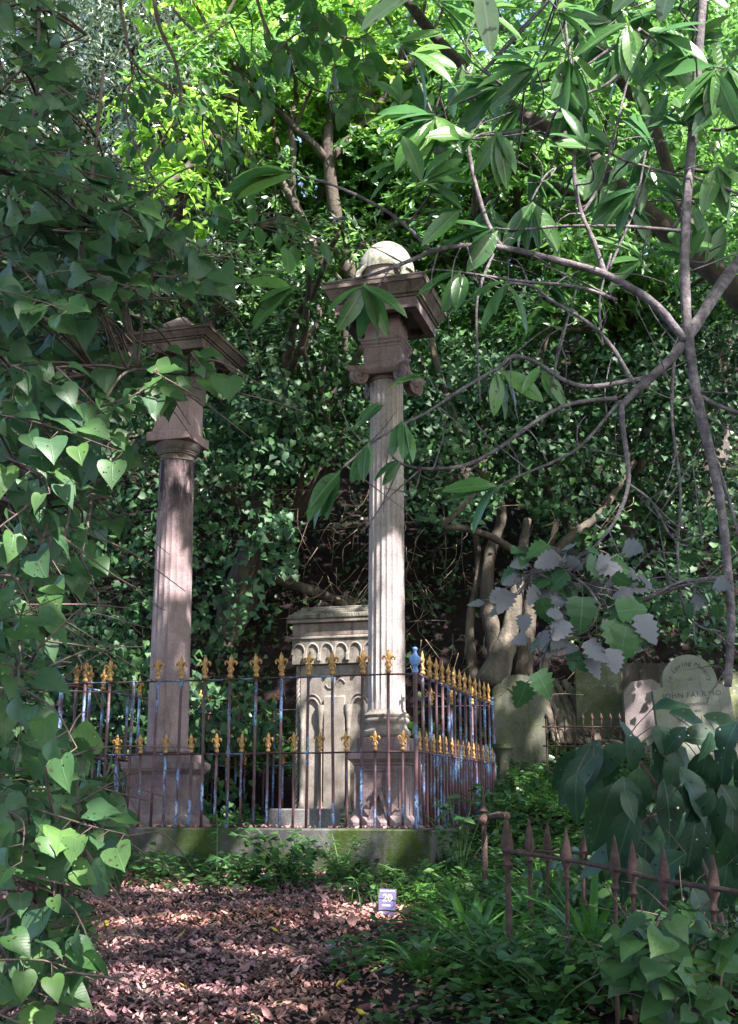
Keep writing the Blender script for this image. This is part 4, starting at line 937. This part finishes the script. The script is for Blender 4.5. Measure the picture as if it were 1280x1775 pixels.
# left heart-leaved shrub (upper)
o=empty('heart_leaved_shrub',(0,0,0),0,'large heart leaved shrub overhanging the whole upper left side','shrub')
mt=MB(); ml=MB()
sk=stemset(mt,[([(-160,1500,3.4),(-90,1100,3.4),(-20,860,3.3),(10,760,3.3),(30,690,3.2),(60,610,3.2),(110,540,3.1),(130,500,3.1),(160,300,3.1),(180,120,3.1)],[.02,.014,.011,.008,.005]),
 ([(110,540,3.1),(180,530,3.05),(240,520,3.0),(330,515,3.0)],[.006,.004,.003]),([(-60,900,3.2),(-30,500,3.2),(20,330,3.2),(60,200,3.2),(70,-30,3.2)],[.014,.01,.007,.006]),
 ([(-30,850,3.1),(60,880,3.0),(140,870,3.0),(190,860,3.0)],[.007,.004,.003]),([(30,690,3.2),(120,660,3.0),(220,640,2.9),(330,650,2.9)],[.007,.004,.003]),
 ([(10,350,3.1),(120,380,3.0),(230,400,2.9),(300,430,2.9)],[.006,.004,.003]),([(-40,300,3.3),(0,160,3.3),(90,90,3.2),(150,60,3.1)],[.007,.004,.003])])
UL=[(-60,-60),(90,-60),(110,20),(95,90),(150,150),(110,230),(170,270),(210,310),(280,350),(330,410),(385,450),(395,480),(330,505),(240,500),(190,520),(165,570),(200,620),(370,630),(375,655),(300,665),(245,680),(235,740),(235,790),(180,820),(150,850),(200,900),(140,930),(180,990),(120,1010),(90,1080),(80,1110),(-60,1130)]
twigs(mt,ml,UL,(2.6,3.9),215,.30,10,.068,T_HEART,sk,(.6,-.1,-.1),(.35,-.35,-.55),(0,-.65,.8))
twigs(mt,ml,[(180,600),(330,600),(395,630),(400,680),(340,700),(240,700),(190,660)],(2.7,3.3),8,.22,9,.068,T_HEART,sk,(.6,-.1,-.1),(.35,-.35,-.55),(0,-.65,.8))
twigs(mt,ml,[(180,470),(400,470),(405,505),(340,525),(200,525)],(2.7,3.3),9,.22,9,.068,T_HEART,sk,(.6,-.1,-.1),(.35,-.35,-.55),(0,-.65,.8))
mt.build('branches',M['twig'],o,sm=180); ml.build('leaves',M['heart'],o,sm=180)
# lower left shrub
o=empty('heart_leaved_shrub',(0,0,0),0,'brighter heart leaved shrub at lower left overhanging the path','shrub')
mt=MB(); ml=MB()
sk=stemset(mt,[([(-200,1900,3),(-120,1600,3),(-40,1350,2.9),(20,1180,2.8),(40,1080,2.8)],[.014,.01,.007,.004]),([(-120,1600,2.9),(-20,1480,2.8),(80,1430,2.8),(190,1440,2.8)],[.008,.005,.003]),
 ([(-100,1700,2.8),(0,1600,2.7),(90,1560,2.7),(150,1600,2.7)],[.007,.004,.003]),([(-60,1800,2.6),(30,1740,2.6),(100,1740,2.6)],[.007,.004]),([(-80,1100,2.9),(20,1040,2.8),(90,1050,2.8)],[.007,.003])])
LL=[(-60,1000),(60,990),(90,1060),(80,1130),(60,1200),(110,1250),(150,1290),(150,1350),(210,1390),(225,1440),(200,1500),(110,1540),(150,1590),(150,1700),(70,1740),(60,1820),(-60,1820)]
twigs(mt,ml,LL,(2.3,3.3),85,.28,10,.068,T_HEART,sk,(.6,-.1,-.1),(.4,-.4,-.5),(0,-.6,.85))
mt.build('branches',M['twig'],o,sm=180); ml.build('leaves',M['heart'],o,sm=180)

# right: branching tree with long leaves
o=empty('long_leaved_tree',(0,0,0),0,'grey stemmed tree with bare twisting branches and long leaves across the upper right','tree')
mt=MB(); ml=MB()
DB=3.3
def S(pts,rad,Y=DB): return ([(p[0],p[1],p[2] if len(p)>2 else Y) for p in pts],rad)
defs=[S([(1222,-60),(1214,60),(1202,220),(1188,400),(1190,540),(1204,660),(1228,770),(1250,875),(1262,990),(1268,1080),(1262,1190)],[.014,.015,.016,.015,.013,.011]),
 S([(1420,300,3.7),(1280,455,3.5),(1205,565,3.35),(1165,620),(1090,690),(1078,720),(1090,830),(1068,900),(1025,955)],[.022,.02,.014,.009,.006,.004]),
 S([(1188,590),(1140,532),(1095,500),(1040,472),(960,450),(880,431),(820,426),(760,433),(710,452),(640,478),(560,492)],[.014,.013,.011,.009,.007,.004]),
 S([(872,432),(845,385),(822,310),(808,246),(780,221),(752,203)],[.008,.007,.006,.003]),S([(808,246),(835,233),(862,228)],[.005,.003]),
 S([(748,436),(705,392),(655,357),(580,322),(505,300)],[.007,.006,.005,.003]),
 S([(1050,480),(1030,420),(1005,360),(995,280),(1008,200),(988,100),(972,-20)],[.009,.007,.006,.005]),
 S([(1200,402),(1090,393),(980,392),(900,398),(860,396)],[.006,.005,.003]),S([(1070,520),(1000,497),(900,487),(800,472),(745,466)],[.006,.005,.002]),
 S([(1100,666),(1060,600),(1020,560),(955,520),(925,497),(880,490)],[.007,.006,.004]),
 S([(1120,655),(1030,670),(980,660),(930,628),(890,618),(860,640),(800,675),(740,715),(700,735),(645,768),(590,815)],[.008,.007,.006,.004,.003]),
 S([(1070,690),(990,700),(930,730),(860,780),(800,808),(730,812),(690,800),(672,778)],[.007,.006,.005,.003]),
 S([(1075,695),(1010,770),(960,800),(900,825),(860,845)],[.005,.004,.002]),
 S([(1205,680),(1250,705),(1330,730)],[.007,.006]),S([(1170,610),(1165,720),(1180,850),(1175,960),(1185,1050),(1212,1085),(1250,1095)],[.005,.004,.004,.003]),
 S([(1195,690),(1228,760),(1262,860),(1290,960)],[.006,.005]),S([(1110,50),(1050,90),(990,130),(930,142),(870,147)],[.005,.004,.003]),
 S([(1120,70),(1060,140),(1000,170),(930,215),(880,230),(820,235)],[.005,.004,.003]),S([(1280,335),(1210,310),(1160,300),(1090,280),(1050,262)],[.005,.004]),
 S([(833,700),(826,560),(832,500),(855,440)],[.003,.004,.005]),S([(995,280),(950,300),(920,350)],[.004,.003]),S([(1010,370),(1040,320),(1060,250),(1090,130),(1098,60)],[.005,.004,.003]),
 S([(1055,470),(1100,360),(1120,260)],[.004,.003]),S([(1265,1000),(1200,1010),(1140,1030),(1090,1048),(1040,1050)],[.008,.006,.004]),
 S([(1092,840),(1130,870),(1170,935),(1215,925)],[.004,.003]),S([(1045,600),(1040,520),(1060,440)],[.004,.003]),S([(1000,500),(980,570),(960,650),(955,690)],[.003,.003])]
sk=stemset(mt,defs)
def whorl(px,py,Y,n,L_,ang,spread,mat=None,w=1.0,sag=.25):
    p=P(px,py,Y); a=np.radians(ang+rng.uniform(-spread,spread,n)); 
    d=np.stack([np.cos(a),rng.normal(0,.3,n),-np.sin(a)-sag],1); nr=norm(np.array([0,-.75,.75])+rn(n,.35))
    (mat or ml).leaves(T_LONG,np.repeat(p[None],n,0)+rn(n,.006),d,nr,L_*rng.uniform(.75,1.15,n),w*rng.uniform(.85,1.25,n))
for wv in [(632,492,3.2,5,.17,60,50),(632,492,3.2,4,.17,150,40),(508,498,3.2,7,.15,175,45),(500,478,3.2,3,.13,-120,50),(505,300,3.2,6,.20,175,22),(800,365,3.2,6,.15,200,60),(755,203,3.2,9,.20,165,60),(755,203,3.2,3,.16,60,50),
   (862,228,3.1,4,.16,100,60),(640,770,3.2,3,.14,110,30),(590,815,3.2,5,.16,125,22),(700,735,3.2,4,.12,95,40),(665,700,3.1,2,.11,160,20),(745,648,3.2,2,.13,185,10,None,.6),(800,472,3.3,4,.15,120,60),(860,640,3.3,4,.15,60,60),(920,350,3.3,5,.17,110,60),
   (870,147,3.3,7,.19,190,50),(820,235,3.2,7,.17,170,60),(985,100,3.2,8,.18,120,90),(860,845,3.2,4,.14,150,50),(880,490,3.2,5,.15,110,70),(1130,250,3.4,5,.17,200,70),(1260,150,3.2,5,.17,150,80),(1050,262,3.3,6,.17,160,60),(1240,290,3.3,6,.17,60,90),(690,800,3.2,2,.1,150,30),(860,396,3.3,5,.16,170,50),(940,640,3.3,3,.12,100,60),(1098,60,3.4,6,.17,120,80)]:
    whorl(*wv)
UR=[(720,-40),(1330,-40),(1330,470),(1180,470),(1060,520),(900,480),(820,400),(700,300),(660,120)]
for i in range(70):
    while True:
        x,y=rng.uniform(650,1330),rng.uniform(-40,520)
        if inpoly(x,y,UR): break
    p=P(x,y,rng.uniform(3.0,4.4)); j=np.argmin(np.linalg.norm(sk-p,axis=1)); q=sk[j]
    mt.tube(smooth([q,(p+q)/2+rn(1,.03)[0],p],4),[.004,.002],5); whorl(x,y,p[1],rng.integers(4,7),.165,rng.uniform(0,360),55)
# small bare twiglets
for i in range(150):
    q=sk[rng.integers(len(sk))]; d=norm(rn(1)[0]*np.array([1,.5,1])); L_=rng.uniform(.05,.28); mt.tube(smooth([q,q+d*L_*.5+rn(1,.02)[0],q+d*L_+rn(1,.03)[0]],3),[.0028,.001],4)
mt.build('branches',M['bark'],o,sm=180); ml.build('leaves',M['long'],o,sm=180)
mp=MB(); 
for (x,y,Y,L_,a,w) in ((735,-20,1.15,.085,155,1.6),(832,-30,1.2,.085,80,1.1),(1135,-35,1.15,.06,150,1.8),(1165,-30,1.2,.05,110,1.4)):
    p=P(x,y,Y); mp.leaves(T_LONG,p,np.array([math.cos(R(a)),0,-math.sin(R(a))]),np.array([0,-.8,.6]),L_,w)
mb=empty('near_twig',P(800,-80,1.2),0,'pale spotted leaves hanging from a near twig at the top edge','twig'); off=np.array(mb.location)
mp.v=[v-off for v in mp.v]; mp.build('leaves',M['palelong'],mb,sm=180)
mm=MB(); mm.tube(smooth([P(x,y,Y)-off for x,y,Y in ((600,-120,1.2),(735,-22,1.15),(832,-32,1.2),(1000,-70,1.2),(1135,-36,1.15),(1200,-60,1.2))],5),.002,5); mm.build('stem',M['twig'],mb,sm=180)

# hanging oval-leaved branches, top centre
o=empty('oval_leaved_branch',(0,0,0),0,'thin dark hanging branches with oval leaves at the top left centre','branch')
mt=MB(); ml=MB()
d2=[S([(260,-60),(275,40),(305,110),(312,180),(290,230),(250,290)],[.012,.009,.006,.003],5.2),S([(200,-60),(215,40),(235,110),(300,160),(380,220),(470,300)],[.009,.006,.003],5.2),S([(430,-60),(465,60),(500,120),(560,160),(640,150)],[.009,.006,.004],5.2),S([(520,-60),(540,30),(580,60),(640,70)],[.008,.005],5.0),S([(305,110),(350,70),(420,20),(450,-40)],[.004,.003],5.2),S([(235,110),(220,200),(260,300),(330,360),(440,390)],[.006,.003],5.2),S([(380,220),(400,340)],[.004,.002],5.2)]
sk2=stemset(mt,d2)
twigs(mt,ml,[(470,-30),(650,-30),(640,170),(540,210),(500,140),(450,60)],(4.8,5.6),20,.35,10,.12,T_OVAL,sk2,(.5,0,-.3),(0,0,-1),(0,-1,.2))
twigs(mt,ml,[(340,320),(480,330),(560,420),(540,450),(370,390)],(4.8,5.6),10,.35,8,.11,T_OVAL,sk2,(.7,0,-.2),(0,0,-1),(0,-1,.2))
twigs(mt,ml,[(180,130),(460,60),(470,300),(250,330)],(4.8,5.6),16,.35,8,.1,T_OVAL,sk2,(.7,0,-.3),(0,0,-1),(0,-1,.2))
mt.build('branches',M['twig'],o,sm=180); ml.build('leaves',M['oval'],o,sm=180)

# silver-backed lobed leaves
o=empty('silver_leaved_branch',(0,0,0),0,'drooping branch with jagged green leaves showing silver undersides, right of centre','branch')
mt=MB(); ml=MB(); sk3=stemset(mt,[S([(1040,1050),(1010,1010),(960,990),(920,995)],[.005,.003],3.2),S([(1025,955),(980,975),(930,990),(900,1030)],[.004,.003],3.25),S([(1040,1050),(1020,1090),(960,1120),(930,1150)],[.004,.002],3.2),S([(1265,1000),(1180,1010),(1110,1040),(1040,1050)],[.006,.004],3.25),S([(1000,1005),(1040,985),(1070,960)],[.003,.002],3.2)])
for i in range(85):
    q=sk3[rng.integers(len(sk3)*3//4)] if i<60 else sk3[rng.integers(len(sk3))]; a=rng.uniform(0,6.28); p=q+np.array([.10*math.cos(a),rng.normal(0,.04),.07*math.sin(a)])
    mt.tube([q,(p+q)/2+rn(1,.008)[0],p],[.0022,.0014],4)
    d=norm(np.array([math.cos(a)*.7,rng.normal(0,.3),-.45+.4*math.sin(a)])); up=rng.random()<.45
    nr=np.array([0,-.8,.5]) if up else np.array([0,.8,-.1]); ml.leaves(T_LOBE,p,d,nr+rn(1,.4)[0],rng.uniform(.045,.08),1)
for (x,y,a,s_,up) in ((1010,1035,95,.10,1),(1060,1075,70,.105,1),(1085,1085,100,.11,1),(1020,1110,60,.08,0),(1115,1065,80,.09,0),(1065,1125,95,.07,0),(980,1075,120,.07,0),(1070,1060,-10,.09,1),(930,1165,60,.08,1)):
    ml.leaves(T_LOBE,P(x,y,3.15),np.array([math.cos(R(a)),0,-math.sin(R(a))]),np.array([0,-.9,.4])*(1 if up else -1)+rn(1,.15)[0],s_,1)
mt.build('branches',M['bark'],o,sm=180); ml.build('leaves',M['silver'],o,sm=180)

# big dull leaves, lower right
o=empty('large_leaved_shrub',(0,0,0),0,'shrub with very large dark drooping leaves in front of the lettered headstone','shrub')
mt=MB(); ml=MB(); skb=stemset(mt,[S([(1290,1760),(1240,1560),(1190,1440),(1130,1350),(1080,1290),(1030,1285)],[.018,.014,.010,.006],5.4),S([(1190,1440),(1200,1350),(1230,1290),(1290,1270)],[.009,.006],5.4),S([(1330,1600),(1290,1480),(1240,1420),(1160,1400)],[.011,.007],5.3),S([(1180,1400),(1120,1420),(1060,1470)],[.008,.005],5.3)])
for (x,y,a,s_) in [(rng.uniform(1080,1300),rng.uniform(1260,1500),rng.uniform(20,160),rng.uniform(.12,.2)) for _ in range(34)]+list(((1010,1300,130,.2),(1030,1310,140,.22),(1000,1340,100,.18),(1100,1400,115,.22),(1080,1420,140,.2),(1120,1460,100,.2),(1170,1300,100,.2),(1200,1340,20,.2),(1250,1360,60,.2),(1130,1230,-30,.14),(1160,1235,0,.16),(1220,1240,10,.16),(1270,1400,100,.2),(1040,1285,125,.24),(1060,1295,95,.20),(1085,1290,150,.22),(1100,1275,75,.19),(1075,1250,60,.17),(1130,1260,40,.2),(1150,1290,20,.22),(1180,1280,-15,.2),(1110,1330,100,.25),(1150,1350,80,.22),(1180,1330,60,.22),(1225,1300,100,.2),(1240,1280,60,.2),(1270,1330,110,.22),(1210,1400,110,.22),(1180,1420,140,.2),(1150,1430,170,.22),(1120,1420,130,.2),(1250,1420,90,.22),(1060,1360,110,.22),(1035,1330,100,.2),(1230,1470,120,.2),(1190,1480,160,.22),(1260,1500,100,.2),(1150,1500,120,.18),(1090,1470,170,.2),(1280,1250,130,.18),(1200,1540,60,.2))):
    p=P(x,y,rng.uniform(5.0,5.7)); s_=s_*1.12; ml.leaves(T_BIG,p,np.array([math.cos(R(a)),rng.normal(0,.2),-math.sin(R(a))-.15]),np.array([rng.normal(0,.3),-.7,.75+rng.normal(0,.2)]),s_*rng.uniform(.85,1.3),rng.uniform(.6,.92))
    q=skb[np.argmin(np.linalg.norm(skb-p,axis=1))]; mt.tube([q,(p+q)/2+np.array([0,0,.01]),p],[.003,.002],5)
mt.build('branches',M['twig'],o,sm=180); ml.build('leaves',M['big'],o,sm=180)
# heart-leaved bush bottom right
o=empty('heart_leaved_bush',(0,0,0),0,'bright heart leaved bush at the bottom right corner','bush')
mt=MB(); ml=MB(); skc=stemset(mt,[S([(1260,1900),(1240,1790),(1190,1690),(1140,1620),(1110,1590)],[.01,.007,.004],3.9),S([(1240,1790),(1250,1680),(1230,1600)],[.006,.003],3.9),S([(1150,1850),(1160,1720),(1200,1640)],[.006,.003],3.8)])
twigs(mt,ml,[(1050,1650),(1110,1590),(1190,1575),(1270,1610),(1270,1690),(1300,1800),(1160,1790),(1100,1700)],(3.6,4.3),48,.26,8,.09,T_HEART,skc,(-.3,-.2,.2),(-.4,-.7,-.25),(0,-.45,.9))
mt.build('branches',M['twig'],o,sm=180); ml.build('leaves',M['heart'],o,sm=180)
# shadowed scrub right edge behind rusty fence
o=empty('dark_undergrowth_bush',(0,0,0),0,'dark shadowed bush behind the rusty spear fence at the right edge','bush')
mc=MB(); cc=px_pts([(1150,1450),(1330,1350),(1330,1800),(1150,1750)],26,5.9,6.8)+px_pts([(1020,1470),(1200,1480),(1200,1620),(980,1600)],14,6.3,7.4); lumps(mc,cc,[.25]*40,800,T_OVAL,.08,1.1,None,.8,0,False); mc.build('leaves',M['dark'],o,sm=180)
mc=MB()
for c in cc: mc.tube(smooth([(c[0]+.1,c[1]+.05,float(gz(c[0],c[1]))-.05),((c[0]+.02),c[1],c[2]-.2),c],3),[.008,.004],5)
mc.build('stems',M['twig'],o,sm=180)

# ================================================================== unseen canopy added overhead to block the sun, with gaps for chosen patches
TG=[]   # (point, radius) that a shaft of sun reaches
def tgt(px,py,Y,r): TG.append((P(px,py,Y),r))
for y in range(965,1180,30): tgt(680,y,9.25,.10)
tgt(693,905,9.25,.05); tgt(697,940,9.25,.05); tgt(655,1020,9.25,.05); tgt(690,1200,9.25,.04); tgt(650,850,9.25,.03)
tgt(300,925,9.75,.07); tgt(300,965,9.75,.08); tgt(325,1000,9.75,.03)
for y in range(1190,1350,30): tgt(575,y,11.35,.15)
tgt(560,1320,11.35,.06); tgt(480,1390,8.9,.08); tgt(560,1400,8.9,.10); tgt(640,1400,8.9,.10); tgt(600,1440,8.9,.08); tgt(680,1470,8.8,.05); tgt(655,1330,9.1,.06)
tgt(600,1570,7.25,.03); tgt(600,1545,8.1,.08); tgt(720,1590,7.8,.08); tgt(640,1600,7.6,.1); tgt(345,762,9.6,.03)
tgt(677,440,9.4,.3); tgt(742,476,8.95,.05); tgt(640,480,9,.05); tgt(885,1060,13.8,.14); tgt(878,1100,13.7,.12); tgt(1025,905,14.2,.08); tgt(690,300,9.5,.3)
tgt(240,935,13.2,.18); tgt(440,905,13.4,.2); tgt(575,630,15,.4); tgt(450,960,13.2,.15); tgt(1080,860,14,.2); tgt(1255,1290,12,.12); tgt(1200,1300,11.6,.08); tgt(1120,1210,13.3,.1); tgt(960,1250,13.4,.12)
tgt(60,1070,2.8,.10); tgt(20,1120,2.8,.08); tgt(150,980,2.9,.04); tgt(60,1740,2.6,.05); tgt(790,1600,6.2,.03); tgt(1010,1330,3.2,.03); tgt(1110,1600,4,.05); tgt(300,1700,5.8,.06); tgt(420,1640,6.3,.08); tgt(200,1640,6.4,.05)
for q_ in range(18): tgt(760+(q_*131)%480,60+(q_*89)%420,3.1+.1*(q_%6),.03+.01*(q_%3))
for q_ in range(16): tgt(120+(q_*97)%560,1590+(q_*53)%170,[7.2,6.4,5.6][q_%3],.02+.012*(q_%3))
tgt(740,200,3.2,.05); tgt(640,1545,8.5,.07)
def canopy():
    n=135000; pos=np.stack([rng.uniform(-8,15,n),rng.uniform(-11,13,n),rng.uniform(7.6,13.5,n)],1)
    el=(pos[:,2]-EZ)/np.maximum(pos[:,1],.01); k=(pos[:,1]<0)|(el>.87); pos=pos[k]
    keep=np.ones(len(pos),bool)
    for t,r in TG:
        w=pos-t; s_=w@SUN; dist=np.linalg.norm(w-s_[:,None]*SUN,axis=1); keep&=~((dist<r+.11)&(s_>0))
    pos=pos[keep]
    # small random gaps
    g1=np.random.default_rng(77); 
    c=g1.uniform([-3.5,4,1.0],[4.5,15,4.5],(150,3)); 
    keep=np.ones(len(pos),bool)
    for t,r in zip(c,g1.uniform(.0,.08,150)):
        w=pos-t; s_=w@SUN; dist=np.linalg.norm(w-s_[:,None]*SUN,axis=1); keep&=~((dist<r+.14)&(s_>0))
    pos=pos[keep]; q=len(pos)
    o=empty('added_shade_tree',(5.5,-4.5,float(gz(5.5,-4.5))),0,'tall tree standing behind the viewer whose canopy shades the graves','tree'); off=np.array(o.location)
    a=rng.uniform(0,6.28,q); d=np.stack([np.cos(a),np.sin(a),rng.normal(0,.3,q)],1); mc=MB(); mc.leaves(T_SMALL,pos-off,d,norm(SUN+rn(q,.4)),rng.uniform(.17,.26,q),1.6); mc.build('crown',M['mid'],o,sm=180)
    mt=MB(); base_=np.array([0,0,-.3]); mt.tube(smooth([base_,(0,.1,3),(-.2,.3,6),(-.5,.6,8.5)],4),[.35,.26,.2,.12],10)
    for e in ((-6,6,9.4),(-3,9,9.6),(2,5,9.2),(5,-1,9.5),(-5,1,9.6),(-8,3,9.7),(0,-5,9.3)): mt.tube(smooth([(-.2,.3,6),(e[0]*.4,e[1]*.4+.2,8),(e[0],e[1],e[2])],4),[.12,.06,.02],7)
    mt.build('trunk',M['darkbark'],o,sm=180)
canopy()

# plants built around the world origin: move their empties to the foot of their geometry
for o in list(scene.objects):
    if o.type=='EMPTY' and o.parent is None and tuple(o.location)==(0.0,0.0,0.0) and o.children:
        co=[]
        for c in o.children:
            v=np.empty(len(c.data.vertices)*3); c.data.vertices.foreach_get('co',v); co.append(v.reshape(-1,3))
        A=np.vstack(co); b=np.array([A[:,0].mean(),A[:,1].mean(),A[:,2].min()])
        for c,v in zip(o.children,co): c.data.vertices.foreach_set('co',(v-b).ravel()); c.data.update()
        o.location=b
